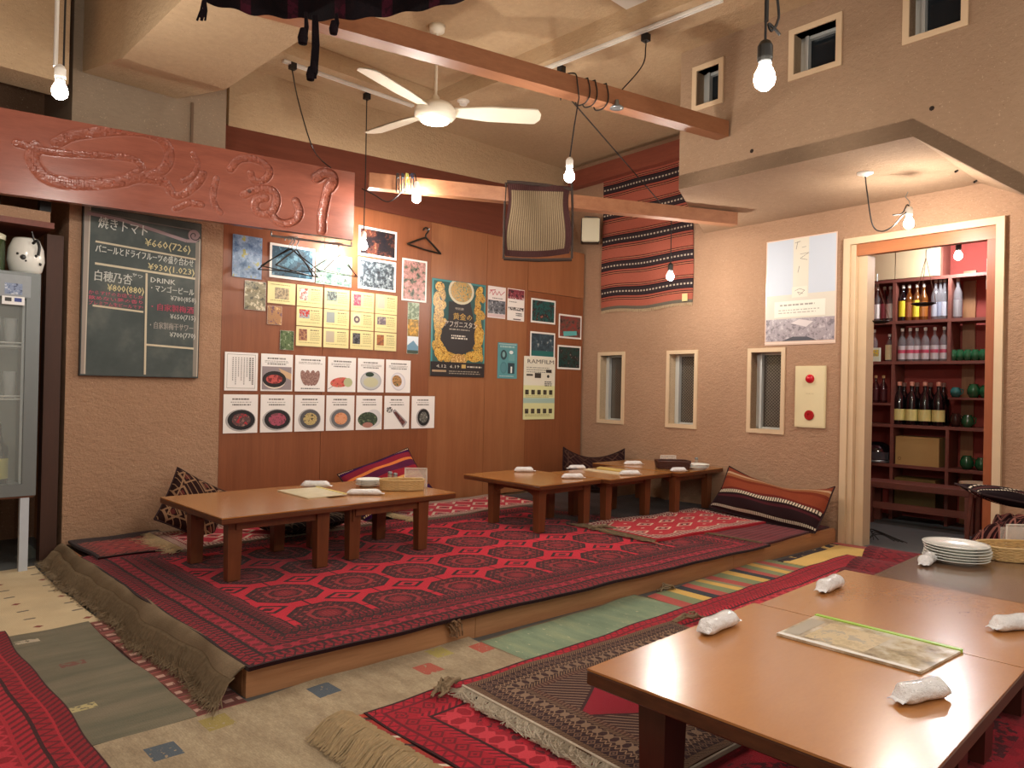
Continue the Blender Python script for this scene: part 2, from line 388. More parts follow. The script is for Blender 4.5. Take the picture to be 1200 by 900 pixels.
# door lining
dt = WB.uz(990, 281)[1]
mb = MB(); du = [WB.uz(990.5, 300)[0], WB.uz(1179, 285)[0]]
mb.pbox(WB, du[0], du[0]+.05, 0, dt, -.16, .03); mb.pbox(WB, du[1]-.05, du[1], 0, dt, -.16, .03); mb.pbox(WB, du[0]+.05, du[1]-.05, dt-.05, dt, -.16, .03)
mb.pbox(WB, du[0]+.052, du[0]+.09, 0, dt-.052, -.12, .012)
o = struct(mb, 'door_1', M_TRIM, 'pale doorway lining to the storeroom')
mb = MB(); zh = WB.uz(1003, 300)[1]; mb.pbox(WB, du[0]+.05, du[1]-.05, zh, dt-.051, -.06, .0); mb.build('header_board', wood('orange_header', '#b8703f', '#9c5a30', stretch=(.6, .6, 9), scale=2, rough=.4), o)
mb = MB(); mb.pbox(WB, du[1]-.11, du[1]-.051, 0, zh-.001, -.16, .0); mb.build('jamb', wood('orange_jamb', '#a35a34', '#8a4a2a', stretch=(8, 8, .6), scale=2, rough=.45), o)
mb = MB(); mb.pbox(WB, du[0]+.092, du[0]+.16, 0, zh-.001, -.15, -.03); mb.build('sliding_door_edge', M_TRIM, o)
# storeroom shell
mb = MB(); mb.box(7.62, 7.7, .2, 4.2, 0, 2.9); mb.box(6.0, 7.62, 3.2, 3.28, 0, 2.9); mb.box(6.0, 7.62, .9, .98, 0, 2.9); mb.box(5.95, 7.7, .9, 3.3, 2.9, 3.0)
M_RED = plain('terracotta_red_wall', '#9c4238', .8, var=.1, scale=4)
struct(mb, 'wall_storeroom', M_RED, 'terracotta red storeroom walls')
# ---------------------------------------------------------------- raised platform
PZ = .115
mb = MB(); A_ = (1.18, 2.56); B_ = (5.76, 2.285)
def pf(x): return A_[1] + (B_[1] - A_[1]) * (x - A_[0]) / (B_[0] - A_[0])
mb.hexa([(1.2, pf(1.2)+.03, 0), (5.76, pf(5.76)+.03, 0), (6.0, 5.06, 0), (1.22, 5.22, 0)], [(1.2, pf(1.2)+.03, PZ-.01), (5.76, pf(5.76)+.03, PZ-.01), (6.0, 5.06, PZ-.01), (1.22, 5.22, PZ-.01)])
plat = struct(mb, 'floor_platform', plain('dark_boards', '#3b2218', .6), 'low raised wooden platform under the red rugs')
xs = [A_[0], 2.235, 4.35, B_[0]]
for a, b in zip(xs, xs[1:]):
    mb = MB(); a += .0015; b -= .0015
    mb.hexa([(a, pf(a), 0), (b, pf(b), 0), (b, pf(b)+.028, 0), (a, pf(a)+.028, 0)], [(a, pf(a), PZ-.018), (b, pf(b), PZ-.018), (b, pf(b)+.028, PZ-.018), (a, pf(a)+.028, PZ-.018)])
    mb.hexa([(a, pf(a)+.006, PZ-.018), (b, pf(b)+.006, PZ-.018), (b, pf(b)+.028, PZ-.018), (a, pf(a)+.028, PZ-.018)], [(a, pf(a)+.006, PZ), (b, pf(b)+.006, PZ), (b, pf(b)+.028, PZ), (a, pf(a)+.028, PZ)])
    mb.build('front_board', M_PLAT, plat)
mb = MB(); mb.box(A_[0], A_[0]+.028, A_[1]+.03, 5.2, 0, PZ-.01); mb.build('side_board', M_PLAT, plat)
# ---------------------------------------------------------------- rugs
def bord(M, col, e, t, start, w, kind, a, b, p=.05):
    """one border stripe: kind gives the motif, e distance from edge, t run along the edge"""
    x = (e - start) / w; c = t.cell(p) * (2.0 / p); y = (x - .5) * 2.0
    if kind == 'plain': s = M.mix(a, a, 0.0)
    elif kind == 'zig': s = M.mix(a, b, (x - t.tri(p)).abs().lt(.22))
    elif kind == 'dots': s = M.mix(a, b, (c.abs().max(y.abs())).lt(.5))
    elif kind == 'bars': s = M.mix(a, b, c.abs().lt(.45) * y.abs().lt(.8))
    elif kind == 'slant': s = M.mix(a, b, ((t + e * 1.0).cell(p) * (2.0 / p)).abs().lt(.42))
    elif kind == 'diam':
        d = c.abs() + y.abs(); s = M.mix(a, b, d.lt(.95) * (d.lt(.6) * -1.0 + 1.0) + d.lt(.28))
    elif kind == 'star':
        d = c.abs() + y.abs(); s = M.mix(a, b, (d.lt(.9) * c.abs().lt(.55)).max((c.abs() - y.abs()).abs().lt(.16)) )
    return M.mix(col, s, e.gt(start))
def rug_mat(name, W, H, stripes, base, field=None, pile=.5, tone='#c01530'):
    M = Mat(name, .95, 0, .12); u, v = M.uv()
    n1 = (M.noise(9, 2) - .5) * .006; u = u + n1; v = v + n1
    eu = u.min(W - u); ev = v.min(H - v); e = eu.min(ev); side = eu.lt(ev); t = v * side + u * (1.0 - side)
    col = M.mix(base, base, 0.0)
    if field: col = field(M, u, v)
    # stripes from inside out would cover the field, so paint outside in on top where e < total
    tot = sum(s[0] for s in stripes); bc = M.mix(stripes[0][2] if stripes else base, base, 0.0); st = 0.0
    for s in stripes: bc = bord(M, bc, e, t, st, *s); st += s[0]
    if stripes: col = M.mix(col, bc, e.lt(tot))
    w = M.noise(260, 2, .7); big = M.noise(2.2, 3)
    knots = (u.tri(.008) * .5 + v.tri(.008) * .5)
    M.color(M.scale(col, (w * .5 + .75) * (big * .5 + .75) * (knots * .16 + .92))); M.bump(M.noise(420, 2) + w, pile, .004)
    M.b.inputs['Sheen Weight'].default_value = .12; return M.m
def field_gul(gu, gv, ox, oy, bright='#c21430', dark='#2a080e', mid='#7c1020', tiny='#96262e'):
    def f(M, u, v):
        x = (u - ox).cell(gu); y = (v - oy).cell(gv)
        def octd(x, y, a, b): ax = x.abs() / a; ay = y.abs() / b; return ax.max(ay).max((ax + ay) / 1.42)
        d = octd(x, y, gu * .455, gv * .40)
        col = M.mix(bright, bright, 0.0)
        x2 = (u - ox + gu / 2).cell(gu); y2 = (v - oy + gv / 2).cell(gv); d2 = x2.abs() / (gu * .3) + y2.abs() / (gv * .2)
        col = M.mix(col, dark, d2.lt(.9) * (1.0 - d2.lt(.62)) + d2.lt(.3))
        line = (x.abs().lt(.005)).max(y.abs().lt(.005)) * (1.0 - d.lt(1.0)); col = M.mix(col, dark, line)
        col = M.mix(col, dark, d.lt(1.0)); 
        lat = ((x + y).tri(.03).lt(.16)).max((x - y).tri(.03).lt(.16))
        col = M.mix(col, mid, d.lt(.92) * lat)
        col = M.mix(col, tiny, d.lt(.55) * (1.0 - d.lt(.44))); col = M.mix(col, mid, d.lt(.3)); col = M.mix(col, tiny, d.lt(.2) * (x.tri(.016).lt(.5)))
        chk = (x.cell(.05).abs() + y.cell(.05).abs()).lt(.012) * d.lt(.86) * (1.0 - d.lt(.58)); col = M.mix(col, '#9a3c3a', chk)
        return col
    return f
def field_lattice(p, a, b, c2=None, q=.5):
    def f(M, u, v):
        x = u.cell(p); y = v.cell(p); d = (x.abs() + y.abs()) / (p * .5)
        col = M.mix(a, b, d.lt(.9) * (1.0 - d.lt(.6))); col = M.mix(col, c2 or b, d.lt(.3)); 
        w = ((u + v).tri(p / 4).lt(.25)); return M.mix(col, c2 or b, w * q * .6)
    return f
def drape(mb, x0, x1, y0, y1, z, th=.008, nu=60, nv=40, wob=.003, edge=.006, skew=(0, 0, 0, 0), zf=None, seed=1):
    """rug slab on the floor; uv in metres with the origin at the x0,y0 corner"""
    W, H = x1 - x0, y1 - y0; ph = np.random.default_rng(seed).uniform(0, 6.28, 8)
    def pos(a, b, dz=0):
        ex = edge * (math.sin(b * H * 5 + ph[0]) + .6 * math.sin(b * H * 13 + ph[1])); ey = edge * (math.sin(a * W * 4 + ph[2]) + .6 * math.sin(a * W * 11 + ph[3]))
        wx = ex * abs(2*a-1) ** 3; wy = ey * abs(2*b-1) ** 3
        x = x0 + a * W + wx + skew[0] * b + skew[2] * (1-b) * 0; y = y0 + b * H + wy + skew[1] * a
        zz = z + th + wob * (math.sin(x * 7 + ph[4]) * math.sin(y * 6 + ph[5]) + .5 * math.sin(x * 17 + ph[6] + y * 5)) + wob * .8
        if zf: zz += zf(a, b)
        return (x, y, zz - dz)
    mb.grid(lambda a, b: pos(a, b), nu, nv, uvf=lambda a, b: (a * W, b * H))
    for (fa, n, fl) in (((lambda t: (t, 0)), nu, 1), ((lambda t: (t, 1)), nu, 0), ((lambda t: (0, t)), nv, 0), ((lambda t: (1, t)), nv, 1)):
        mb.grid(lambda i, j: pos(*fa(i), dz=th * j + (wob * 2 * j)), n, 1, uvf=lambda i, j: (fa(i)[0] * W, fa(i)[1] * H), flip=not fl)
    return pos
def fringe(parent, mat, root, out, n, length, r=.0022, sag=.0, seed=3, seg=5, spread=.35, zground=None, name='fringe'):
    """strands from root(t) heading along out; they drop to zground"""
    g = np.random.default_rng(seed); mb = MB(); out = np.array(out, float)
    side = np.array([-out[1], out[0], 0])
    for i in range(n):
        t = (i + g.uniform(-.4, .4)) / n; t = min(max(t, 0), 1); p = np.array(root(t), float); L = length * g.uniform(.65, 1.1); s = g.normal(0, spread); c = g.normal(0, .5)
        pts = []; z = p[2]
        for k in range(seg + 1):
            f = k / seg; q = p + out * L * f * (1 - .12 * f) + side * L * (s * f * f + c * .18 * math.sin(f * 3.1))
            if zground is not None:
                q[2] = max(zground + r + g.uniform(0, .006) , p[2] + L * (sag * f) - (p[2] - zground) * min(1, f * 1.35) ** 1.5)
            pts.append(q)
        mb.tube(pts, [r * (1 - .4 * k / seg) for k in range(seg + 1)], 3, cap=False)
    o = mb.build(name, mat, parent); tag(o, kind='stuff'); return o
D1, D2, R1, R2, RB = '#360910', '#22070b', '#8e0f24', '#680d1a', '#b8142c'
TURK = [(.012, 'plain', D2, D2), (.035, 'zig', R1, D1, .04), (.04, 'bars', D1, R1, .03), (.012, 'plain', D2, D2), (.06, 'star', R2, '#a01a32', .07), (.012, 'plain', D2, D2), (.035, 'slant', R1, D2, .03), (.05, 'diam', D1, R1, .05), (.012, 'plain', D2, D2), (.035, 'zig', R2, D2, .035), (.03, 'bars', D1, '#941c30', .022)]
def rug(name, label, x0, x1, y0, y1, z, mat, group=None, **k):
    mb = MB(); drape(mb, x0, x1, y0, y1, z, **k); o = mb.build(name, mat, smooth=False); tag(o, label, 'rug', group); return o
# flat weaves on the stone floor
def kilim_cream(M, u, v):
    col = M.ramp(M.noise(3, 3), [(.3, '#cdb890'), (.7, '#ddcba4')]); x = u.cell(.2); y = v.cell(.15)
    k = (x.abs() + (x.abs() - .02).abs() + y.abs() * 1.6).lt(.034) ; row = ((v / .15).floor().mod(3)).lt(1)
    col = M.mix(col, '#6b6256', k * (1.0 - row)); return M.mix(col, '#8a4433', (x.abs() * 1.0 + y.abs() * 1.2).lt(.022) * row)
rug('cream_kilim', 'cream flat-woven kilim with tiny dark motifs at the left edge', -.7, 1.03, 3.82, 5.15, 0, rug_mat('cream_kilim', 1.73, 1.33, [], '#d6c49c', kilim_cream, .3), seed=2)
def gabbeh_green(M, u, v):
    col = M.ramp(M.noise(1.6, 4, .6, stretch=(1, 6, 1)), [(.25, '#5c5d4c'), (.5, '#746f5b'), (.75, '#857b66')])
    for (x, y, c) in ((.62, .33, '#b9ad7c'), (.5, .62, '#c9bfa8'), (.44, .92, '#b5a98c'), (.62, 1.18, '#bdb199'), (.70, .78, '#7d5348'), (.4, 1.25, '#8a5a50')):
        k = ((u - x).abs() / .05).max((v - y).abs() / .028); col = M.mix(col, c, k.lt(.9) * (M.noise(60, 1).gt(.42)))
    return col
rug('green_gabbeh', 'grey-green felted rug with small pale animals beside the left red carpet', .1, .985, 2.50, 3.80, .0, rug_mat('green_gabbeh', .885, 1.30, [], '#6b6a56', gabbeh_green, .4), th=.012, seed=3)
def kilim_maroon(M, u, v):
    col = M.mix('#6d3b34', '#7d463c', v.cell(.1).gt(0)); ch = (v.cell(.1).abs().lt(.014)) * (u.cell(.05).abs().lt(.017)) * (M.noise(30, 1, .5, stretch=(1, .3, 1)).gt(.4))
    return M.mix(M.mix(col, '#c29b8d', ch), '#a85a58', v.cell(.1).abs().gt(.046))
rug('maroon_kilim', 'narrow maroon kilim strip with pale dashes below the long fringe', .99, 1.165, 2.50, 3.80, .0, rug_mat('maroon_kilim', .175, 1.3, [], '#6d3b34', kilim_maroon, .3), nu=10, seed=4)
def gabbeh_beige(M, u, v):
    col = M.ramp(M.noise(5, 5, .75, stretch=(2.5, 1, 1)), [(.25, '#8f7d62'), (.5, '#a8977a'), (.75, '#bdad8e')]); col = M.scale(col, M.noise(60, 4, .8, stretch=(2.5, 1, 1)) * 1.1 + .45)
    for (x, y, c) in ((1.83-.3, 2.32-.9, '#b25a49'), (1.78-.3+.45, 2.44-.9, '#55606a'), (1.36-.3+.05, 2.40-.9, '#55606a'), (2.16-.3, 2.36-.9, '#b25a49'), (1.28-.3, 2.1-.9, '#55606a'), (1.98-.3, 2.44-.9, '#b2a55c'), (.82-.3, 2.33-.9, '#56626c'), (1.02-.3, 2.42-.9, '#a09050')):
        k = ((u - x).abs().max((v - y).abs() * .9)).lt(.045); col = M.mix(col, c, k * (M.noise(50, 2).gt(.36)))
    return col
rug('beige_gabbeh', 'long beige wool rug with small square motifs along the platform front', .3, 2.19, .9, 2.505, .0, rug_mat('beige_gabbeh', 1.89, 1.605, [], '#b39c74', gabbeh_beige, .6), th=.012, seed=5)
def gabbeh_sage(M, u, v):
    col = M.ramp(M.noise(2.4, 4, .6, stretch=(4, 1, 1)), [(.25, '#6a7f68'), (.5, '#809579'), (.75, '#9aa37e')])
    return M.mix(col, '#c9c39f', (M.noise(26, 2, .5, stretch=(5, 1, 1)).gt(.71)))
rug('sage_rug', 'sage green rug between the platform and the long red carpet', 2.195, 3.36, 1.9, 2.43, .0, rug_mat('sage_rug', 1.165, .53, [(.012, 'plain', '#7c6d52', '#7c6d52')], '#86916f', gabbeh_sage, .5), seed=6)
def kilim_stripe(M, u, v):
    return M.ramp((u / .62).fr(), [(0, '#b0514a'), (.14, '#7e8a64'), (.30, '#d3ae5c'), (.44, '#2f3740'), (.56, '#b0514a'), (.68, '#7e8a64'), (.82, '#d3ae5c'), (.93, '#8d8c6a')], True)
rug('striped_kilim', 'kilim with red, green, yellow and navy stripes beside the platform', 3.37, 4.78, 1.75, 2.36, .0, rug_mat('striped_kilim', 1.41, .61, [], '#b0514a', kilim_stripe, .3), seed=7)
def kilim_yellow(M, u, v):
    x = u.cell(.22); y = (v - .2).cell(.3); k = (x.abs() * 1.3 + y.abs()).lt(.03) * (x.abs() + y.abs()).gt(.012)
    col = M.mix('#d9b768', '#6a5a3c', k); col = M.mix(col, '#b0584a', u.gt(.86)); return M.mix(col, '#2c2226', (v.gt(.60)) * (M.noise(12, 1).gt(.42)))
rug('yellow_kilim', 'yellow kilim with small motifs and a red end at the doorway', 4.79, 5.76, 1.62, 2.28, .0, rug_mat('yellow_kilim', .97, .66, [], '#d9b768', kilim_yellow, .3), seed=8)
# main carpet on the platform
MR = (1.17, 4.72, 2.52, 4.72); z0 = PZ
def edge_follow(x): return pf(x) - 2.56
mb = MB(); mrm = rug_mat('turkmen_carpet', MR[1] - MR[0], MR[3] - MR[2], TURK, R1, field_gul(.372, .41, 1.10, .61))
drape(mb, MR[0], MR[1], MR[2], MR[3], z0, th=.01, nu=120, nv=70, wob=.0022, edge=.004, skew=(0, -.215, 0, 0), seed=9)
carpet = mb.build('turkmen_carpet', mrm); tag(carpet, 'large red carpet with rows of dark octagons covering the platform front', 'carpet')
# woven end skirt and long fringe over the left edge
M_SK = Mat('woven_skirt', .95, 0, .1); M_SK.color(M_SK.scale(M_SK.ramp(M_SK.noise(4, 3), [(.3, '#6f604c'), (.7, '#8c7b64')]), M_SK.noise(160, 2) * .5 + .75)); M_SK.bump(M_SK.noise(200, 2), .4, .004); M_SK = M_SK.m
M_FR = plain('grey_brown_fringe', '#8a7860', .95, var=.35, scale=60, spec=.1)
M_FRL = plain('pale_fringe', '#c2ad8a', .95, var=.3, scale=60, spec=.1)
M_FRW = plain('off_white_fringe', '#c2b7a5', .95, var=.25, scale=60, spec=.1)
def skf(a, b):
    y = 2.54 + b * (5.16 - 2.54); w = .04 + .012 * math.sin(y * 6) + .008 * math.sin(y * 17); x = 1.178 - a * (w + .015); z = PZ + .012 - .035 * a ** 2
    return (x + .008 * math.sin(y * 9), y, z)
mb = MB(); mb.grid(skf, 8, 80, flip=True); mb.grid(lambda a, b: np.array(skf(a, b)) - np.array([0, 0, .006]), 8, 80); mb.build('woven_end', M_SK, carpet)
g = np.random.default_rng(11); mb = MB()
for i in range(2400):
    t = g.uniform(0, 1); p = np.array(skf(1.0, t)) + np.array([.012, 0, .003]); clump = math.sin(t * 70) * .5 + math.sin(t * 167) * .5; L = g.uniform(.75, 1.1); dy = g.normal(0, .02) + clump * .012
    pts = [p, p + [-.022, dy * .2, -.012], p + [-.040 - g.uniform(0, .012), dy * .6 - .004, -.045], p + [-.052 - g.uniform(0, .02) * L, dy - .012, -.078 * L]]
    zg = .016 + g.uniform(0, .012); e = pts[-1]; pts[-1][2] = max(e[2], zg); r_ = g.uniform(.01, .06) * L; pts += [np.array([e[0] - r_ * .5, e[1] + dy * 1.2 - r_ * .3, zg]), np.array([e[0] - r_ * g.uniform(.7, 1.1), e[1] + dy * 2 - r_ * .6, zg - .003])]
    mb.tube(pts, [.0025, .0024, .0022, .002, .0017, .001], 3, cap=False)
tag(mb.build('fringe', M_FR, carpet), kind='stuff')
# second layer rugs on the platform
dr = rug_mat('faded_red_rug', 1.5, .5, [(.02, 'plain', D2, D2), (.05, 'zig', '#8a3a30', '#4b1c1c', .06)], '#8f2b2b', field_lattice(.12, '#8f2b2b', '#54181c', '#a85648'), .4)
rug('faded_red_rug', 'faded red rug at the foot of the plaster wall at left', 1.22, 1.75, 4.56, 5.17, PZ + .012, dr, nu=40, nv=30, wob=.004, seed=12)
sr = rug_mat('red_white_rug', 1.6, .6, [(.012, 'plain', '#8a7a6a', D2), (.05, 'bars', '#6f3a38', '#c9b3a0', .024), (.03, 'diam', '#8f2434', '#d3c3b0', .03)], '#b01f38', field_lattice(.2, '#b01f38', '#c9b5a2', '#5c2a2a'), .4)
o = rug('red_white_rug', 'small red rug with greyish patterned border behind the left table', 1.66, 3.0, 4.48, 5.12, PZ + .014, sr, nu=60, nv=30, wob=.004, seed=13)
fringe(o, M_FRL, lambda t: (1.66, 4.48 + .6 * t, PZ + .03), (-1, -.2, 0), 140, .13, r=.003, seed=14, spread=.7, zground=PZ + .014)
o = rug('patterned_rug', 'small red rug with white pattern against the back wall between the tables', 3.35, 4.7, 4.42, 5.05, PZ + .014, sr, nu=50, nv=25, wob=.004, seed=15)
fringe(o, M_FRL, lambda t: (3.35, 4.42 + .6 * t, PZ + .03), (-1, 0, 0), 160, .1, r=.003, seed=16, spread=.7, zground=PZ + .014)
rug('dark_floor_rug', 'dark plain rug under the right-hand low tables', 4.3, 5.92, 3.2, 5.0, PZ + .001, rug_mat('dark_rug', 1.6, 1.8, [], '#2e1c1a', None, .3), seed=17)
mar = rug_mat('maroon_rug', 1.05, .9, [(.02, 'plain', '#47161d', D2), (.04, 'slant', '#5f1d27', '#7d3038', .03)], '#5f1c26', lambda M, u, v: M.mix('#5f1c26', '#7e333a', (v.tri(.05).lt(.3))), .3)
o = rug('maroon_rug', 'dull maroon rug with a grey end at the right corner of the platform', 4.70, 5.74, 2.33, 3.2, PZ + .002, mar, th=.008, seed=18)
fringe(o, M_FR, lambda t: (4.72, 2.36 + .8 * t, PZ + .012), (-1, -.2, 0), 200, .06, r=.002, seed=19, spread=.4, zground=PZ + .014)
def field_tekke(M, u, v):
    x = u.cell(.25); y = v.cell(.17); d = x.abs() / .10 + y.abs() / .055
    col = M.mix('#b3202f', '#c9b49e', d.lt(1.0) * (1.0 - d.lt(.72))); col = M.mix(col, '#5d1a22', d.lt(.5)); col = M.mix(col, '#cdbba6', d.lt(.22))
    x2 = (u + .125).cell(.25); y2 = (v + .085).cell(.17); return M.mix(col, '#c9b49e', (x2.abs() * .5 + y2.abs()).lt(.011))
tk = rug_mat('tekke_mat', 1.35, .72, [(.02, 'plain', '#b3202f', D2), (.05, 'bars', '#7c2a33', '#cbb8a5', .04), (.03, 'slant', '#8d2330', '#c9b49e', .03)], '#b3202f', field_tekke, .4)
mb = MB(); drape(mb, 0, 1.33, 0, .7, 0, th=.01, nu=60, nv=36, wob=.004, edge=.008, seed=20)
V = onz(697, 618, .14)
tm = mb.build('tekke_mat', tk, local=True); tm.location = (4.15, 2.83, PZ + .017); tm.rotation_euler[2] = -.10; WORLD[tm.name] = Vector((0, 0, 0)); tag(tm, 'small red mat with cream motifs in front of the right-hand tables', 'rug')
mb = MB(); g = np.random.default_rng(5)
fr_ = fringe(tm, M_FR, lambda t: (0.0, .7 * t, .012), (-1, -.1, 0), 260, .09, r=.003, seed=21, spread=.9, zground=.002)
# long red carpet at floor level in front
CR = (1.40, 5.3, .25, 2.12)
def field_front(M, u, v):
    x = (u - .95).cell(.9); y = (v - 1.0).cell(.8); d = (x.abs() / .33).max(y.abs() / .27).max((x.abs() / .33 + y.abs() / .27) / 1.4)
    col = M.mix('#b3142c', '#8f1226', M.noise(14, 2).gt(.5) * .7); col = M.mix(col, '#5a0f1e', d.lt(1.0) * (M.noise(36, 2).gt(.5))); 
    return M.mix(col, '#d9cdb8', ((x.cell(.22).abs() + y.cell(.2).abs()).lt(.012)) * d.lt(.9))
fcm = rug_mat('long_red_carpet', CR[1]-CR[0], CR[3]-CR[2], [(.01, 'plain', D1, D1), (.035, 'zig', '#b3142c', '#7e1022', .045), (.012, 'plain', '#6d0f20', D1), (.07, 'diam', '#a81228', '#74101f', .06), (.03, 'slant', '#bc1830', '#6d0f20', .03), (.012, 'plain', D1, D1), (.08, 'star', '#9c1226', '#cf3a48', .09)], '#b3142c', field_front)
mb = MB(); drape(mb, CR[0], CR[1], CR[2], CR[3], .016, th=.012, nu=110, nv=60, wob=.003, edge=.006, skew=(0, -.10, 0, 0), seed=22)
lc = mb.build('long_red_carpet', fcm); tag(lc, 'long red carpet on the floor under the foreground tables', 'carpet')
def kend(M, u, v):
    return M.ramp(((v + u * .3) / .24).fr(), [(0, '#9c2c22'), (.4, '#3a1716'), (.5, '#b03a26'), (.72, '#d9c7b0'), (.8, '#8c1c22')], True)
mb = MB(); drape(mb, 1.325, 1.398, .3, 2.11, .016, th=.012, nu=8, nv=60, wob=.002, seed=23, zf=lambda a, b: .022 * (1 - a) ** 1.5); mb.build('woven_end', rug_mat('carpet_end', .16, 1.8, [], '#8f2020', kend, .3), lc)
g = np.random.default_rng(24); mb = MB()
for i in range(2200):
    t = i / 2200; y = .3 + 1.8 * t + g.normal(0, .004); L = .15 * g.uniform(.8, 1.1); cl = .012 * math.sin(t * 90); z = .052 + g.uniform(-.01, .01)
    pts = [(1.335, y, z), (1.325 - L*.25, y + cl*.2, z + .018), (1.325 - L*.55, y + cl*.6 - .004, z + .008), (1.325 - L*.8, y + cl - .012, z - .018), (1.325 - L, y + cl + g.normal(0, .006) - .02, .020 + g.uniform(0, .01))]
    mb.tube(pts, [.003, .0032, .003, .0026, .0012], 3, cap=False)
tag(mb.build('fringe', M_FRL, lc), kind='stuff')
fringe(lc, M_FR, lambda t: (1.42 + .02 * t, 2.08 + .03 * t, .03), (.1, 1, 0), 30, .04, r=.003, seed=25, zground=.012)
# brown rug on top of it
brm = rug_mat('brown_rug', 1.22, .88, [(.012, 'plain', '#6b5240', D2), (.02, 'slant', '#3d2018', '#8a6e52', .012), (.045, 'diam', '#30161a', '#7a5c48', .03), (.02, 'zig', '#3d2018', '#9a7c62', .02), (.05, 'star', '#361a1a', '#8a705a', .05), (.02, 'slant', '#35181a', '#8a6e52', .014), (.025, 'bars', '#4b2820', '#7a5a48', .016)], '#7d0f24',
    lambda M, u, v: (lambda d, k: M.mix(M.mix(M.mix(M.mix('#8c0f26', '#3a1a1a', ((u - .61).abs() / .45 + (v - .44).abs() / .27).gt(1.0)), '#8f7560', (((u + v).tri(.03).lt(.3)) * k)), '#7f8a7c', d.lt(1.0)), '#3a1520', d.lt(.4)))(((u - .45).abs() / .055 + (v - .44).abs() / .045), ((u - .61).abs() / .45 + (v - .44).abs() / .27).gt(1.05)))
mb = MB(); drape(mb, 0, 1.22, 0, .88, 0, th=.012, nu=70, nv=50, wob=.003, edge=.006, seed=26)
br = mb.build('brown_rug', brm, local=True); br.location = (1.72, 1.16, .036); br.rotation_euler[2] = -.06; WORLD[br.name] = Vector((0, 0, 0))
tag(br, 'dark brown patterned rug with red centre lying on the long red carpet', 'rug')
fringe(br, M_FRW, lambda t: (0.004, .88 * t, .012), (-1, .0, 0), 420, .085, r=.0026, seed=27, spread=.9, zground=-.002)
mb = MB(); mb.tube([(-.004, -.002, .012), (-.004, .4, .014), (-.004, .88, .012)], .006, 5); mb.build('white_binding', M_FRW, br)
mb = MB(); mb.tube([(0, -.004, .01), (.6, -.006, .012), (1.22, -.003, .01)], .008, 6); mb.build('side_cord', plain('grey_cord', '#9a8f80', .9, var=.2), br)
# braided ends lying at rug corners
def braid(name, label, p, d, n=8, r=.012, mat=None):
    mb = MB(); p = np.array(p, float); g = np.random.default_rng(int(p[0] * 100))
    for j in range(n):
        q = p + np.array([g.normal(0, .012), g.normal(0, .012), 0]); pts = []
        for k in range(7):
            f = k / 6; pts.append(q + np.array(d) * f + np.array([g.normal(0, .008), g.normal(0, .008), .03 * math.sin(f * 3.1) * g.uniform(.3, 1.1)]))
        mb.tube(pts, r * g.uniform(.25, .5), 5)
    o = mb.build(name, mat or M_FR); tag(o, label, 'tassel'); return o
q = onz(541, 735, .10); braid('tassel', 'wool tassel hanging over the platform edge by the beige rug', (q[0], pf(q[0]) - .014, .115), (.01, -.01, -.07), 14, .014, plain('tassel_wool', '#7d6046', .95, var=.4, scale=60))
q = onz(775, 690, .03); braid('tassel', 'knotted cord on the floor where the sage and striped rugs meet', (q[0], pf(q[0]) - .05, .016), (.1, -.02, .0), 8)
q = onz(525, 803, .06); braid('tassel', 'brown knotted tassel at the corner of the brown rug', (q[0] - .05, q[1], .042), (.10, .05, 0), 9, .016)
q = onz(793, 723, .06); braid('tassel', 'brown tassel near the table corner on the red carpet', (q[0] - .04, q[1], .05), (.16, -.06, 0), 9, .012)
q = onz(690, 617, .15); braid('tassel', 'grey-brown tassel at the left corner of the cream-patterned mat', (q[0], q[1] - .03, .14), (.12, -.12, 0), 9, .014)
# dark red folded rug end near the doorway
def zf(a, b): return .035 * abs(math.sin(a * 9)) * b ** 2 + .01
rm2 = rug_mat('dark_red_throw', 1.5, .9, [(.02, 'plain', D2, D2), (.05, 'zig', '#6d0f1e', '#3b0a14', .05), (.05, 'diam', '#5a0d1a', '#8f2632', .05)], '#7c1020', field_lattice(.12, '#7c1020', '#4a0c16', '#93202e'), .4)
rug('crumpled_red_rug', 'dark red rug with a wavy edge behind the foreground tables by the doorway', 4.35, 5.55, .9, 1.78, .03, rm2, nu=90, nv=30, wob=.004, edge=.02, skew=(0, .12, 0, 0), zf=zf, seed=31)
# left corner carpet
lm = rug_mat('left_red_carpet', 2.0, 3.3, [(.01, 'plain', '#3d0910', D1), (.05, 'slant', '#8c0d20', '#5c0b18', .035), (.008, 'plain', '#b0202f', D1), (.045, 'zig', '#a01024', '#6a0c1a', .05), (.012, 'plain', '#3d0910', D1), (.05, 'slant', '#b0182c', '#70101d', .04), (.012, 'plain', '#b0202f', D1), (.08, 'star', '#941020', '#c22c3c', .08)], '#a81228', field_lattice(.12, '#a01226', '#6d0f1e', '#bd2236'), .5)
rug('left_red_carpet', 'bright red carpet cut off at the lower left of the view', -1.33, .665, .55, 3.85, .014, lm, th=.014, nu=60, nv=110, seed=33)
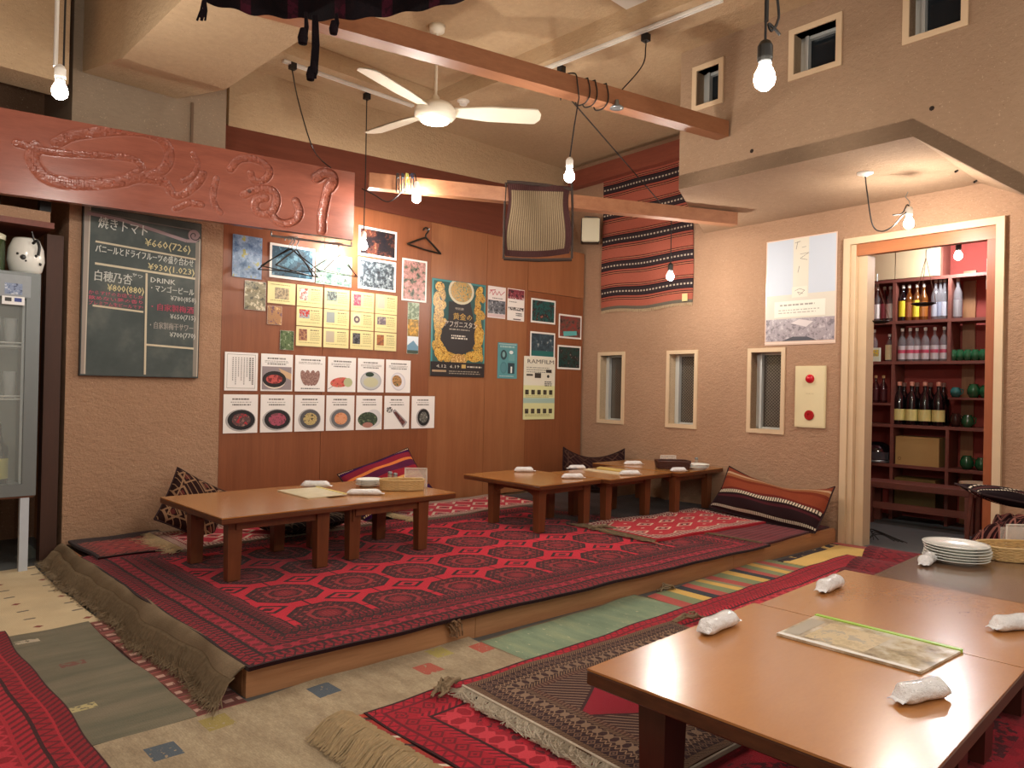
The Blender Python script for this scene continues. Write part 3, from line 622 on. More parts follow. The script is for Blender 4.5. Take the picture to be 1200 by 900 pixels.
# ---------------------------------------------------------------- tables
def make_table(x0, x1, y0, y1, ztop, zfoot, legs, label, top=None, lw=.062, th=.035, group='low wooden tables', brackets=True, wd=None):
    M_TABLE, M_LEG = wd or (globals()['M_TABLE'], globals()['M_LEG'])
    t = empty('low_table', ((x0+x1)/2, (y0+y1)/2, zfoot), label, 'table', group)
    mb = MB(); mb.box(x0, x1, y0, y1, ztop - .006, ztop, 0); mb.box(x0, x1, y0, y1, ztop - th, ztop - .006, 1, ch=.004); mb.build('table_top', [top or M_TOP, M_TABLE], t)
    for (x, y) in legs:
        mb = MB(); a, b = lw * .62, lw * .5; s = 1 if x < (x0+x1)/2 else -1
        mb.hexa([(x-a*.85, y-b*.85, zfoot), (x+a*.85, y-b*.85, zfoot), (x+a*.85, y+b*.85, zfoot), (x-a*.85, y+b*.85, zfoot)], [(x-a, y-b, ztop-th), (x+a, y-b, ztop-th), (x+a, y+b, ztop-th), (x-a, y+b, ztop-th)])
        mb.build('leg', M_LEG, t)
    ys = sorted({round(l[1], 2) for l in legs}); xs = sorted(l[0] for l in legs); xa, xb = xs[0], xs[-1]; ya, yb = ys[0], ys[-1]
    for yy in (ya, yb):
        mb = MB(); mb.box(xa, xb, yy-.012, yy+.012, ztop-th-.045, ztop-th-.001); mb.build('apron', M_LEG, t)
    for xx in (xa, xb):
        mb = MB(); z = ztop - th - .001; h = .055
        mb.add([(xx-.011, ya, z-h*1.4), (xx-.011, ya+.12, z-h*.5), (xx-.011, yb-.12, z-h*.5), (xx-.011, yb, z-h*1.4), (xx-.011, yb, z), (xx-.011, ya, z)] + [(xx+.011, ya, z-h*1.4), (xx+.011, ya+.12, z-h*.5), (xx+.011, yb-.12, z-h*.5), (xx+.011, yb, z-h*1.4), (xx+.011, yb, z), (xx+.011, ya, z)],
               [(0, 1, 2, 3, 4, 5), (11, 10, 9, 8, 7, 6)] + [(i, 6+i, 6+(i+1) % 6, (i+1) % 6) for i in range(6)]); mb.build('apron', M_LEG, t)
    return t
zf_ = PZ + .018
make_table(1.50, 2.245, 3.56, 4.42, .475, zf_, [(1.605, 4.16), (1.605, 3.67), (2.09, 4.15), (2.09, 3.64)], 'leftmost low table on the platform, with a menu lying on it', group='low tables standing on the platform')
make_table(2.25, 3.03, 3.60, 4.45, .468, zf_, [(2.315, 4.12), (2.325, 3.69), (2.76, 4.06), (2.79, 3.65)], 'low table on the platform carrying the oval basket and plates', group='low tables standing on the platform')
make_table(3.67, 4.335, 3.46, 4.27, .475, zf_, [(3.76, 4.02), (3.76, 3.55), (4.24, 3.9), (4.26, 3.56)], 'middle low table on the platform with only wrapped towels on it', group='low tables standing on the platform')
make_table(4.345, 5.15, 3.38, 3.97, .478, zf_, [(4.50, 3.87), (4.46, 3.51), (5.0, 3.87), (4.97, 3.51)], 'low table with menu strips, second from the right wall', group='low tables standing on the platform')
make_table(5.16, 5.84, 3.30, 4.22, .482, zf_, [(5.27, 4.1), (5.22, 3.39), (5.72, 4.1), (5.72, 3.39)], 'low table against the right wall with the brown basket on it', group='low tables standing on the platform')
NT = .40
DKW = (wood('dark_table_edge', '#5c321c', '#351a0e', stretch=(.8, 3, 14), scale=5, rough=.3), wood('dark_table_leg', '#4a241a', '#341710', stretch=(9, 9, 1), scale=3, rough=.4))
make_table(1.53, 2.453, .447, 1.255, NT, .052, [(1.66, 1.10), (1.66, .60), (2.32, 1.10), (2.32, .60)], 'glossy foreground table nearest the viewer, with the green-spined menu', top=M_TOPR, lw=.085, th=.045, wd=DKW, group='foreground low tables')
make_table(2.457, 3.22, .445, 1.235, NT, .052, [(2.6, 1.08), (2.6, .60), (3.08, 1.08), (3.08, .60)], 'second foreground table, behind the seam past the menu', top=M_TOPR, lw=.085, th=.045, wd=DKW, group='foreground low tables')
make_table(3.224, 4.15, .30, 1.12, NT, .052, [(3.36, 1.0), (3.36, .45), (4.0, 1.0), (4.0, .45)], 'greyish foreground table holding the plates and oval basket', top=M_TOPG, lw=.085, th=.045, wd=DKW, group='foreground low tables')
mb = MB(); mb.box(5.86, 5.93, 3.26, 3.95, PZ, .50); mb.box(5.6, 5.93, 4.3, 4.32, PZ, .3)
struct(mb, 'trim_6', M_PL, 'low plaster ledge beside the right-hand table')
# ---------------------------------------------------------------- beams, signboard, ceiling fittings
b1a = WN.P(WN.uz(848, 150)[0], 2.985, .004); b1b = onz(300, -14, 2.985)
mb = MB(); mb.beam(b1b, b1a, .10, .105)
tag(mb.build('ceiling_beam', M_BEAM), 'upper wooden beam crossing in front of the ceiling fan', 'beam')
b2a = onz(861, 250, 2.59); b2b = onz(432, 204, 2.59)
mb = MB(); mb.beam(b2b, b2a, .085, .10)
tag(mb.build('ceiling_beam', M_BEAM), 'lower wooden beam that carries the hanging woven bag', 'beam')
def b1pt(px): # point on beam 1 at a given screen column
    s = [onz(px, py, 2.985) for py in (60,)]; 
    a, b = b1b, b1a; best = min(np.linspace(0, 1, 400), key=lambda t: abs(proj(a + (b - a) * t)[0] - px)); return a + (b - a) * best
def proj(p):
    c = RM.T @ (np.array(p) - np.array([0, 0, EYE])); return 600 + FPX * c[0] / c[2], 450 + FPX * c[1] / c[2]
def b2pt(px):
    a, b = b2b, b2a; best = min(np.linspace(0, 1, 400), key=lambda t: abs(proj(a + (b - a) * t)[0] - px)); return a + (b - a) * best
wb0 = WB.hit(672, 200); wb1 = WB.hit(797, 160)
mb = MB(); u0 = WB.uz(674, 200)[0]; mb.pbox(WB, u0, u0 + 1.9, 3.33, 3.50, .0, .10); tag(mb.build('wall_beam', M_BEAM2), 'dark red beam high on the right wall above the hanging kilim', 'beam')
# carved signboard: a dense front face with the strokes cut into it
SP = Plane(tuple(onz(0, 226, 2.19)[:2]), tuple(onz(414, 281, 2.19)[:2]))
su0, su1 = -1.3, SP.L; sz0 = 2.19; sz1 = SP.uz(424, 204)[1]
strokes = [([(371, 208), (380, 203), (389, 206), (390, 214), (386, 220)], 5.5), ([(384, 223), (381, 236), (378, 252), (377, 270)], 4.5),
 ([(286, 228), (302, 222), (318, 223), (324, 232), (322, 243), (316, 250), (305, 250), (299, 243), (301, 234), (311, 232)], 4), ([(316, 249), (325, 259), (336, 262), (347, 257), (351, 248), (347, 236)], 4),
 ([(270, 198), (280, 187), (296, 186), (310, 192), (316, 202), (309, 211), (297, 211), (294, 203)], 3.5), ([(254, 209), (250, 226), (252, 240), (258, 249)], 3),
 ([(43, 172), (38, 187), (48, 204), (66, 213), (100, 216), (140, 213), (165, 207), (190, 212)], 4), ([(66, 168), (90, 158), (147, 153), (182, 159), (198, 176), (193, 197), (168, 209)], 3.5),
 ([(20, 168), (60, 178), (120, 182), (155, 186), (166, 197), (152, 206)], 2.5), ([(194, 214), (205, 228), (217, 226), (231, 215), (238, 204)], 3), ([(206, 244), (222, 238), (236, 240)], 2.5), ([(226, 180), (232, 192), (226, 206), (214, 212)], 2)]
def smooth2(pts, n=6):
    P = [np.array(p, float) for p in pts]; P = [2*P[0]-P[1]] + P + [2*P[-1]-P[-2]]; out = []
    for i in range(1, len(P) - 2):
        for k in range(n):
            t = k / n; out.append(.5 * ((2*P[i]) + (P[i+1]-P[i-1])*t + (2*P[i-1]-5*P[i]+4*P[i+1]-P[i+2])*t*t + (3*P[i]-P[i-1]-3*P[i+1]+P[i+2])*t**3))
    return out + [P[-2]]
nu, nv = 760, 110
U, Z = np.meshgrid(np.linspace(su0, su1, nu + 1), np.linspace(sz0, sz1, nv + 1)); D = np.zeros_like(U); SD = np.full_like(U, 9.0)
for pts, w in strokes:
    w = w * (1.45 if pts[0][0] < 245 else 1.15); P = [SP.uz(float(q[0]), float(q[1])) for q in smooth2(pts)]; ww = w * .0056
    for (a, b), (c, d) in zip(P, P[1:]):
        L2 = (c-a)**2 + (d-b)**2; t = np.clip(((U-a)*(c-a) + (Z-b)*(d-b)) / L2, 0, 1); q = np.hypot(U-a-t*(c-a), Z-b-t*(d-b)) / ww; SD = np.minimum(SD, q)
rr = rng.normal(0, 1, (nv//3+2, nu//3+2)).repeat(3, 0).repeat(3, 1)[:nv+1, :nu+1] * .0007
dl = np.clip(.3 + .7 * (U - 1.3) / .6, .3, 1.0)
D = np.where(SD < 1, -.014 * dl * np.sqrt(np.clip(1 - SD**2, 0, 1)) - rr * 2.0, 0) + .004 * dl * np.exp(-((SD - 1.12) / .12) ** 2)
a3 = np.array([SP.a + SP.d * u + SP.n * d for u, d in zip(U.ravel(), D.ravel())]); a3[:, 2] = Z.ravel()
mb = MB(); w_ = nu + 1; mb.v = [tuple(p) for p in a3.tolist()]
mb.f = [(j*w_+i, j*w_+i+1, (j+1)*w_+i+1, (j+1)*w_+i) for j in range(nv) for i in range(nu)]
gm = (np.abs(SD.reshape(nv+1, nu+1)[:-1, :-1].ravel() - .93) < .10) & (U[:-1, :-1].ravel() > 1.5); mb.mi = [1 if g else 0 for g in gm]; mb.uv = [None] * len(mb.f)
mb.pbox(SP, su0, su1, sz0, sz1, -.055, -.018, 0)
for (ua, ub, za, zb_) in ((su0, su1, sz0, sz0), (su0, su1, sz1, sz1)): mb.add([SP.P(ua, za, -.02), SP.P(ub, za, -.02), SP.P(ub, za, 0), SP.P(ua, za, 0)], [(0, 1, 2, 3)])
for uu in (su0, su1): mb.add([SP.P(uu, sz0, -.02), SP.P(uu, sz0, 0), SP.P(uu, sz1, 0), SP.P(uu, sz1, -.02)], [(0, 1, 2, 3)])
tag(mb.build('signboard', [M_SIGN, wood('carved_groove', '#7d4131', '#6b3628', stretch=(3, 3, 3), scale=12, rough=.45)], smooth=False), 'long carved reddish wooden signboard above the blackboard', 'sign')
# track, plugs and cords
def track(name, label, a, b):
    mb = MB(); a = np.array(a, float); b = np.array(b, float); d = (b - a) / np.linalg.norm(b - a); n = np.array([-d[1], d[0], 0])
    for s0, s1 in ((-.018, -.006), (.006, .018)): mb.hexa([a + n*s0 - [0, 0, .018], b + n*s0 - [0, 0, .018], b + n*s1 - [0, 0, .018], a + n*s1 - [0, 0, .018]], [a + n*s0, b + n*s0, b + n*s1, a + n*s1])
    mb.hexa([a - n*.018 - [0, 0, .006], b - n*.018 - [0, 0, .006], b + n*.018 - [0, 0, .006], a + n*.018 - [0, 0, .006]], [a - n*.018, b - n*.018, b + n*.018, a + n*.018])
    tag(mb.build(name, M_WHITE), label, 'track')
tz = 3.45
track('lighting_track', 'white lighting track along the back ceiling beam behind the fan', onz(332, 70, tz), onz(484, 123, tz))
t2a = onz(632, 82, tz); t2b = onz(846, -2, tz); track('lighting_track', 'white lighting track running towards the viewer at upper right', t2a, t2b)
def plug(mb, p): mb.box(p[0]-.022, p[0]+.022, p[1]-.022, p[1]+.022, p[2]-.045, p[2], 0)
def bulb_mat(w, col):
    M = Mat('lit_bulb'); M.color('#ffffff'); M.b.inputs['Emission Color'].default_value = (*col, 1); M.b.inputs['Emission Strength'].default_value = w / (math.pi * .0105); return M.m
M_BULB = bulb_mat(LAMP_W, LAMP_COL); M_NECK = plain('bulb_neck', '#dfe3e3', .3, var=0)
LROOT = []
def bulb(name, label, p, cords, black=True, watts=None, size=1.0, rx=0, ry=0, col=None, plugs=()):
    """p is the centre of the glass; cords are world polylines"""
    p = np.array(p, float); t = empty(name, (p[0], p[1], p[2] - .035 * size), label, 'lamp')
    R = Matrix.Rotation(rx, 3, 'X') @ Matrix.Rotation(ry, 3, 'Y'); s = size
    mb = MB(); mb.lathe([(0, -.034*s), (.014*s, -.032*s), (.027*s, -.02*s), (.031*s, -.004*s), (.029*s, .012*s), (.02*s, .03*s), (.016*s, .038*s)], p, 14, R=R); mb.build('glass_bulb', M_BULB if watts is None and col is None else bulb_mat(watts or LAMP_W, col or LAMP_COL), t, smooth=True)
    mb = MB(); mb.lathe([(.0165*s, .037*s), (.0185*s, .042*s), (.0175*s, .058*s), (0, .059*s)], p, 16, R=R); mb.build('bulb_neck', M_NECK, t, smooth=True)
    mb = MB(); mb.lathe([(.021*s, .052*s), (.022*s, .06*s), (.022*s, .095*s), (.015*s, .108*s), (.005*s, .115*s), (0, .115*s)], p, 16, R=R); mb.build('socket', M_BLACK if black else M_WHITE, t, smooth=False)
    if cords:
        mb = MB()
        for c in cords: mb.tube(c, .0042, 6)
        for q in plugs: plug(mb, q)
        mb.build('cord', M_CORD, t)
    return t
def smoothpath(pts, n=10):
    P = [np.array(p, float) for p in pts]; P = [2*P[0]-P[1]] + P + [2*P[-1]-P[-2]]; out = []
    for i in range(1, len(P) - 2):
        for k in range(n):
            t = k / n; out.append(.5 * ((2*P[i]) + (P[i+1]-P[i-1])*t + (2*P[i-1]-5*P[i]+4*P[i+1]-P[i+2])*t*t + (3*P[i]-P[i-1]-3*P[i+1]+P[i+2])*t**3))
    return out + [P[-2]]
# lamp 1, upper left beside a conduit
p = dep(70, 107, 3.1); top = (p[0], p[1], CEIL_Z)
t = bulb('pendant_bulb', 'bright bare bulb on a conduit at the upper left above the signboard', p, [[(p[0]+.012, p[1], p[2]+.1), (p[0]+.014, p[1]+.005, p[2]+.5), top]], black=False)
mb = MB(); mb.tube([(p[0]-.018, p[1], p[2]+.10), (p[0]-.016, p[1], CEIL_Z)], .009, 8); mb.build('conduit', M_WHITE, t)
# lamp 2, clipped to the lower beam with clips and wires
q = b2pt(488); p = np.array([*(dep(488, 232, 1) * 0)[:2], 0]); dd = 5.02; p = dep(488, 232, dd)
bulb('clipped_bulb', 'bright bare bulb clipped to the lower beam beside the signboard', p, [smoothpath([dep(488, 214, dd), dep(486, 204, dd), dep(479, 206, dd), dep(472, 222, dd), dep(462, 233, dd), dep(452, 236, dd), dep(438, 228, dd), dep(424, 221, dd)])], black=False)
for k, (x, c) in enumerate(((466, '#2b2d30'), (472, '#31404c'), (477, '#c8cb6c'), (483, '#2c3a55'))):
    a = dep(x, 203, dd - .02); b = dep(x + .5, 226, dd - .02); mb = MB(); w = .008
    for s in (-.006, .006): mb.tube([a + [s, 0, 0], b + [s * 2.4, 0, 0]], .0045, 5)
    mb.tube([a + [-.008, 0, -.03], a + [.008, 0, -.03]], .006, 6)
    tag(mb.build('clothes_peg', plain('peg_%d' % k, c, .4, var=0)), ['black peg furthest left on the lower beam', 'blue-grey peg on the lower beam beside the black one', 'yellow peg clipped on the lower beam by the bulb', 'dark blue peg right above the clipped bulb'][k], 'peg', 'pegs clipped to the lower beam')
# lamp 3, long pendant from the back track
q = onz(430, 108, tz); p = np.array([q[0], q[1], 0]); p[2] = dep(430, 288, (RM.T @ (q - [0, 0, EYE]))[2])[2]
bulb('pendant_bulb', 'bare bulb on a long cord in front of the framed photographs', p, [[(p[0], p[1], tz-.02), (p[0]+.004, p[1], 2.8), (p[0], p[1], p[2]+.11)]], black=False, plugs=[(q[0], q[1], tz - .012)])
q0_ = onz(343, 74, tz); e_ = SP.hit(388, 197, -.01); e_[2] = sz1 + .006
mb = MB(); mb.tube(smoothpath([q0_, q0_ + [.0, 0, -.06], dep(350, 120, 4.9), dep(365, 170, 4.7), e_ + [-.08, 0, .04], e_]), .0045, 6); plug(mb, q0_)
tag(mb.build('power_cable', M_CORD), 'black cable looping from the back track down to the signboard', 'cable')
# lamp 4 from the upper beam, lamp 5 from the lower beam
q = b1pt(670); zp = dep(668, 207, (RM.T @ (q - [0, 0, EYE]))[2])
pl = onz(658, 76, tz)
bulb('pendant_bulb', 'bare bulb in a white socket hanging from the middle of the upper beam', (q[0], q[1], zp[2]), [[(q[0], q[1]-.062, 2.86), (q[0], q[1]-.03, 2.7), (q[0], q[1], zp[2]+.11)], smoothpath([(q[0], q[1]-.062, 2.86), (q[0]-.02, q[1]-.066, 2.93), (q[0]-.03, q[1]-.05, 2.995), (q[0]-.03, q[1]+.06, 2.995), (pl[0], pl[1], 3.2), (pl[0], pl[1], tz-.04)])], black=False, plugs=[(pl[0], pl[1], tz - .012)])
q5 = b2pt(787); z5 = dep(785, 324, 6.05); f5 = dep(786, 300, 6.05); qa = b1pt(680); pk = onz(757, 38, tz)
bulb('pendant_bulb', 'bare bulb in a black socket in front of the striped wall kilim', (f5[0], f5[1], z5[2]), [[(f5[0], f5[1], 2.66), (f5[0], f5[1], z5[2]+.11)], [(f5[0], f5[1], 2.66), (f5[0]-.1, f5[1]+.02, 2.67), tuple(qa + np.array([0, .06, -.1]))], smoothpath([tuple(b1pt(730) + np.array([0, .055, .0])), dep(752, 78, 4.6), tuple(pk + [0, 0, -.1]), tuple(pk + [0, 0, -.03])])], plugs=[pk + [0, 0, -.012]])
mb = MB()
for x in (682, 691, 703):
    c = b1pt(x); R_ = .062; cz = c[2] - .052; dv = (b1a - b1b) / np.linalg.norm(b1a - b1b); nv_ = np.array([-dv[1], dv[0], 0])
    mb.tube(smoothpath([c + nv_*a*.058 + dv*k*.03*(1 if i % 2 else .4) + np.array([0, 0, zz]) for i, (a, zz, k) in enumerate(((-1, .004, 0), (-1.05, -.06, .5), (-1, -.112, .8), (0, -.13, .4), (1, -.11, 0), (1, .004, 0), (0, .012, 0), (-1, .004, 0)))]), .0042, 6)
tag(mb.build('coiled_cord', M_CORD), 'black cord coiled round the middle of the upper beam', 'cord')
c = b1pt(712); mb = MB(); mb.lathe([(0, .05), (.012, .045), (.014, .02), (.04, .0), (.042, -.006), (.02, -.004), (0, -.002)], c + np.array([-.0, -.075, -.13]), 20); tag(mb.build('spotlight_cup', M_STEEL, smooth=True), 'small unlit chrome spotlight cup under the upper beam', 'lamp')
# lamp 6 close to the viewer, lamp 7 under the soffit, storeroom lamp
p = dep(896, 92, 2.15)
t = bulb('pendant_bulb', 'bright bare bulb hanging closest to the viewer at upper right', p, [[(p[0], p[1], p[2]+.11), (p[0]+.002, p[1], p[2]+.5), (p[0], p[1], CEIL_Z)], smoothpath([dep(903, -60, 2.15), dep(912, 8, 2.15), dep(911, 26, 2.15), dep(904, 36, 2.15), dep(901, 28, 2.15), dep(908, 34, 2.15), dep(914, 41, 2.15)])])
mb = MB(); mb.tube([(p[0]+.004, p[1], p[2]+.17), (p[0]+.003, p[1], CEIL_Z)], .007, 6); mb.build('cord_sleeve', M_BLACK, t)
sd = 4.75; p = dep(1065, 262, sd); rose = onz(1014, 203, 2.597)
t = bulb('ceiling_bulb', 'bare bulb on a looped cord under the soffit above the doorway', p, [smoothpath([rose + [0, 0, -.02], dep(1016, 224, sd-.0), dep(1022, 262, sd), dep(1032, 271, sd), dep(1045, 266, sd), dep(1058, 252, sd), dep(1066, 246, sd), dep(1063, 240, sd), dep(1057, 250, sd), dep(1046, 252, sd)])], black=False, rx=.0, ry=.05)
mb = MB(); mb.lathe([(0, 0), (.05, 0), (.05, -.008), (.03, -.014), (.014, -.026), (0, -.026)], rose + [0, 0, .003], 24); mb.build('ceiling_rose', M_WHITE, t, smooth=True)
h = dep(1065, 232, sd); mb = MB(); mb.tube([dep(1064, 225, sd), dep(1061, 231, sd), dep(1066, 236, sd), dep(1065, 247, sd)], .003, 5); mb.build('hook', M_STEEL, t)
p = dep(1123, 300, 6.25)
bulb('storeroom_bulb', 'bright bulb inside the storeroom above the shelves', p, [[(p[0], p[1], p[2] + .11), (p[0], p[1], 2.9)]], watts=18, col=(.95, .96, 1))
# added fill bulbs, out of view, that brighten the near part of the room
for (x, y, z, w, l) in ((.9, -.6, 2.3, 22, 'added fill bulb behind the viewer over the near tables'), (-.5, 1.3, 2.35, 20, 'added fill bulb to the left of the viewer over the left carpet'), (2.6, -.3, 2.3, 16, 'added fill bulb to the right of the viewer')):
    bulb('pendant_bulb', l, (x, y, z), [[(x, y, z + .11), (x, y, CEIL_Z)]], watts=w)
# ceiling fan
M_FAN = plain('fan_white', '#ece4d0', .4, var=.03, scale=5)
fz = 3.04; fx, fy = 3.04, 3.93; fan = empty('ceiling_fan', (fx, fy, fz), 'white three-bladed ceiling fan with a lit disc lamp', 'fan')
hub = dep(510, 133, 4.93); fx, fy, fz = hub[0], hub[1], hub[2]; fan.location = hub; WORLD[fan.name] = Vector(hub)
mb = MB(); mb.lathe([(0, .085), (.05, .08), (.115, .055), (.14, .02), (.14, -.018), (.12, -.038), (.095, -.048)], hub, 36); mb.build('motor_housing', M_FAN, fan, smooth=True)
mb = MB(); mb.lathe([(.095, -.047), (.092, -.056), (.05, -.064), (0, -.066)], hub, 32); mb.build('lamp_disc', emit('fan_lamp', '#fff6e0', 14.0), fan, smooth=True)
mb = MB(); mb.lathe([(.085, -.045), (.091, -.047), (.091, -.052), (.083, -.052)], hub, 32); mb.build('lamp_ring', plain('ring_grey', '#5a5650', .4), fan)
mb = MB(); mb.lathe([(.03, .07), (.028, .11), (.011, .13), (.011, CEIL_Z - fz - .05)], hub, 16); mb.build('down_rod', M_FAN, fan, smooth=True)
mb = MB(); mb.lathe([(.014, CEIL_Z - fz - .055), (.05, CEIL_Z - fz - .04), (.055, CEIL_Z - fz), (0, CEIL_Z - fz)], hub, 24); mb.build('canopy', M_FAN, fan, smooth=True)
tips = [onz(415, 77, fz + .01), onz(650, 141, fz + .01), onz(455, 151, fz + .01)]
angs = [math.atan2(t[1]-fy, t[0]-fx) for t in tips]; print('fan', hub, [round(math.degrees(a)) for a in angs], [np.hypot(t[0]-fx, t[1]-fy) for t in tips])
for a in angs:
    ca, sa = math.cos(a), math.sin(a)
    def bf(u, v, k=0):
        r = .12 + .60 * u; w = (.045 + .035 * min(1, u * 2.5)) * (1 if u < .93 else math.sqrt(max(0, 1 - ((u - .93) / .075) ** 2))); y = (v - .5) * 2 * w; z = .012 - y * .24 + .01 * u + k
        return (fx + r*ca - y*sa, fy + r*sa + y*ca, fz + z)
    mb = MB(); mb.grid(lambda u, v: bf(u, v), 20, 4); mb.grid(lambda u, v: bf(u, v, .007), 20, 4, flip=True); mb.build('blade', M_FAN, fan, smooth=True)
p = onz(543, 118, 3.45); p[1] = min(p[1], 5.0); mb = MB(); mb.lathe([(0, -.035), (.03, -.035), (.034, -.012), (.05, -.008), (.05, 0), (0, 0)], p, 24); tag(mb.build('smoke_detector', M_WHITE, smooth=False), 'round white smoke detector on the ceiling beam behind the fan', 'detector')
p = onz(745, -2, CEIL_Z); mb = MB(); mb.box(p[0]-.11, p[0]+.11, p[1]-.11, p[1]+.11, CEIL_Z-.012, CEIL_Z); tag(mb.build('ceiling_hatch', M_WHITE), 'small white square plate on the ceiling at the top edge', 'hatch')
# dark textile hung under the ceiling above the viewer
def clothbot(x): return np.interp(x, [205, 240, 300, 375, 440, 510, 555, 600], [-12, 3, 18, 24, 21, 9, -2, -10])
def cl(u, v, k=0):
    x = 205 + 380 * u; d = 2.35 + .06 * math.sin(u * 21) * v + .10 * math.sin(u * 5); y = clothbot(x) + 1.5 * math.sin(u * 60) - (1 - v) * 190
    return dep(x, y, d + k)
mb = MB(); mb.grid(lambda u, v: cl(u, v), 90, 14, uvf=lambda u, v: (u * 1.1, v * .5)); mb.grid(lambda u, v: cl(u, v, .02), 90, 14, flip=True)
MD = Mat('dark_textile', .95, 0, .1); u_, v_ = MD.uv(); MD.color(MD.mix(MD.mix('#170f12', '#3a1420', (u_.cell(.16).abs().lt(.018))), '#0e0c10', MD.noise(30, 2).gt(.5) * .5)); MD.bump(MD.noise(200, 2), .4, .004)
cloth = mb.build('dark_canopy_textile', MD.m, smooth=True); tag(cloth, 'dark textile with tassels hanging at the top edge of the view', 'textile')
def tassel(px, py0, py1, r, d=2.33):
    mb = MB(); g = np.random.default_rng(int(px))
    for k in range(5):
        o = g.normal(0, 1.6); mb.tube([dep(px + o*.3, py0, d), dep(px + o, (py0+py1)/2, d), dep(px + o * 1.4 - 3, py1, d)], .0035, 5)
    a = dep(px - 3, py1 - 7, d); mb.lathe([(0, .018*r), (.007*r, .014*r), (.012*r, -.006*r), (.010*r, -.02*r), (0, -.022*r)], a, 10)
    mb.build('tassel', MD.m, cloth)
tassel(239, 0, 24, .5); tassel(259 - 19, 0, 20, .45); tassel(367, 18, 92, 1.2); tassel(371, 18, 86, 1.1); tassel(358, 14, 48, 1.4); tassel(394, 16, 38, 1.2)
# ---------------------------------------------------------------- textiles on the wall and beam
def kil():
    M = Mat('wall_kilim', .95, 0, .1); u, v = M.uv(); f = (v / .27).fr()
    col = M.ramp(f, [(0, '#b06250'), (.34, '#3a2222'), (.37, '#c07c60'), (.40, '#3a2222'), (.43, '#a85a4a'), (.50, '#2c2226'), (.53, '#3a3033'), (.80, '#2c2226'), (.84, '#a85a4a'), (.88, '#3a2222'), (.91, '#c07c60'), (.94, '#3a2222'), (.965, '#a85a4a')], True)
    dot = (f - .665).abs().lt(.03) * (u.cell(.04).abs().lt(.011)); col = M.mix(col, '#c2b4a2', dot)
    col = M.mix(col, '#6b6458', v.lt(.03)); col = M.mix(col, '#6b6458', v.gt(1.40))
    M.color(M.scale(col, M.noise(150, 2, .7) * .5 + .72)); M.bump(M.noise(220, 2), .35, .004); return M.m
ku0, ku1 = WB.uz(706, 362)[0], WB.uz(812, 362)[0]; kz0 = WB.uz(705, 365)[1]; kz1 = 3.40
def kf(a, b, k=0):
    u = ku0 + (ku1 - ku0) * a + .015 * math.sin(b * 7) * (a - .5) - .04 * (1 - b) * a * 0 ; z = kz0 + (kz1 - kz0) * b + .012 * math.sin(a * 9) * (1 - b); return WB.P(u, z, .018 + .008 * math.sin(a * 12 + b * 3) + k)
mb = MB(); mb.grid(lambda a, b: kf(a, b), 40, 50, uvf=lambda a, b: (a * (ku1-ku0), b * (kz1-kz0))); mb.grid(lambda a, b: kf(a, b, -.008), 40, 50, flip=True, uvf=lambda a, b: (a * (ku1-ku0), b * (kz1-kz0)))
kl = mb.build('wall_kilim', kil(), smooth=True); tag(kl, 'striped salmon and black kilim hanging on the right wall', 'kilim')
fr2 = MB()
for i in range(130):
    a = i / 129; p = kf(a, 0); fr2.tube([p, p + np.array([rng.normal(0, .003), 0, -.014]), p + np.array([rng.normal(0, .006), 0, -.03])], .0018, 3, cap=False)
tag(fr2.build('fringe', M_FRL, kl), kind='stuff')
mb = MB(); mb.pbox(WB, ku1 - .10, ku1 - .04, kz0 + .02, kz0 + .09, .032, .036); mb.build('paper_tag', plain('tag_paper', '#d9c58c', .7), kl)
# bag over the lower beam
def bagm():
    M = Mat('woven_bag', .95, 0, .1); u, v = M.uv(); k = u.tri(.0145)
    col = M.mix('#4a3c30', '#85745c', k.gt(.5)); col = M.mix(col, '#6e5c44', (v.tri(.014).lt(.45)) * .75); edge = (u.lt(.02)).max(u.gt(.40)).max(v.lt(.05)).max(v.gt(.52)); col = M.mix(col, '#3b2422', edge)
    M.color(M.scale(col, M.noise(120, 2, .7) * .6 + .7)); M.bump(M.noise(200, 2) + k, .5, .004); return M.m
bd = (RM.T @ (b2pt(632) - [0, 0, EYE]))[2] - .115
def bagf(a, b, k=0):
    x = 594 + (669 - 594) * a + 2.5 * math.sin(b * 6) * (a * 2 - 1) - 2 * (1 - b); y = 300 - (300 - 215) * b + 3 * math.sin(a * 3.1) * (1 - b) + 3.0 * a * b * 2 - 3 * a; d = bd + .015 * math.sin(a * 9 + b * 4)
    p = dep(x, y, d + k); return p
mb = MB(); mb.grid(lambda a, b: bagf(a, b, -.02 * math.sin(3.14 * b)), 24, 24, uvf=lambda a, b: (a * .44, b * .57)); mb.grid(lambda a, b: bagf(a, b, .03 * math.sin(3.14 * b) + .012), 24, 24, flip=True, uvf=lambda a, b: (a * .44, b * .57))
for s in (0, 1): mb.grid(lambda a, b: bagf(s, b, -.02 * math.sin(3.14*b) + a * (.012 + .05 * math.sin(3.14 * b))), 2, 24, uvf=lambda a, b: (.01, b * .57), flip=bool(s))
bag = mb.build('woven_bag', bagm(), smooth=True); tag(bag, 'brown and beige woven bag hanging from the lower beam', 'bag')
mb = MB()
for x0_, sx in ((593, 0), (670, 1)): mb.tube([dep(x0_, 214, bd), dep(x0_ + (1 if sx else -2), 250, bd), dep(x0_ + (0 if sx else -3), 303, bd)], .009, 7)
mb.tube([dep(590, 303, bd), dep(630, 305, bd), dep(670, 304, bd)], .013, 7); mb.tube([dep(594, 213, bd), dep(612, 214, bd + .0), dep(640, 217, bd), dep(670, 222, bd)], .012, 7); mb.build('binding', plain('dark_binding', '#30221a', .95, var=.3, scale=60), bag)
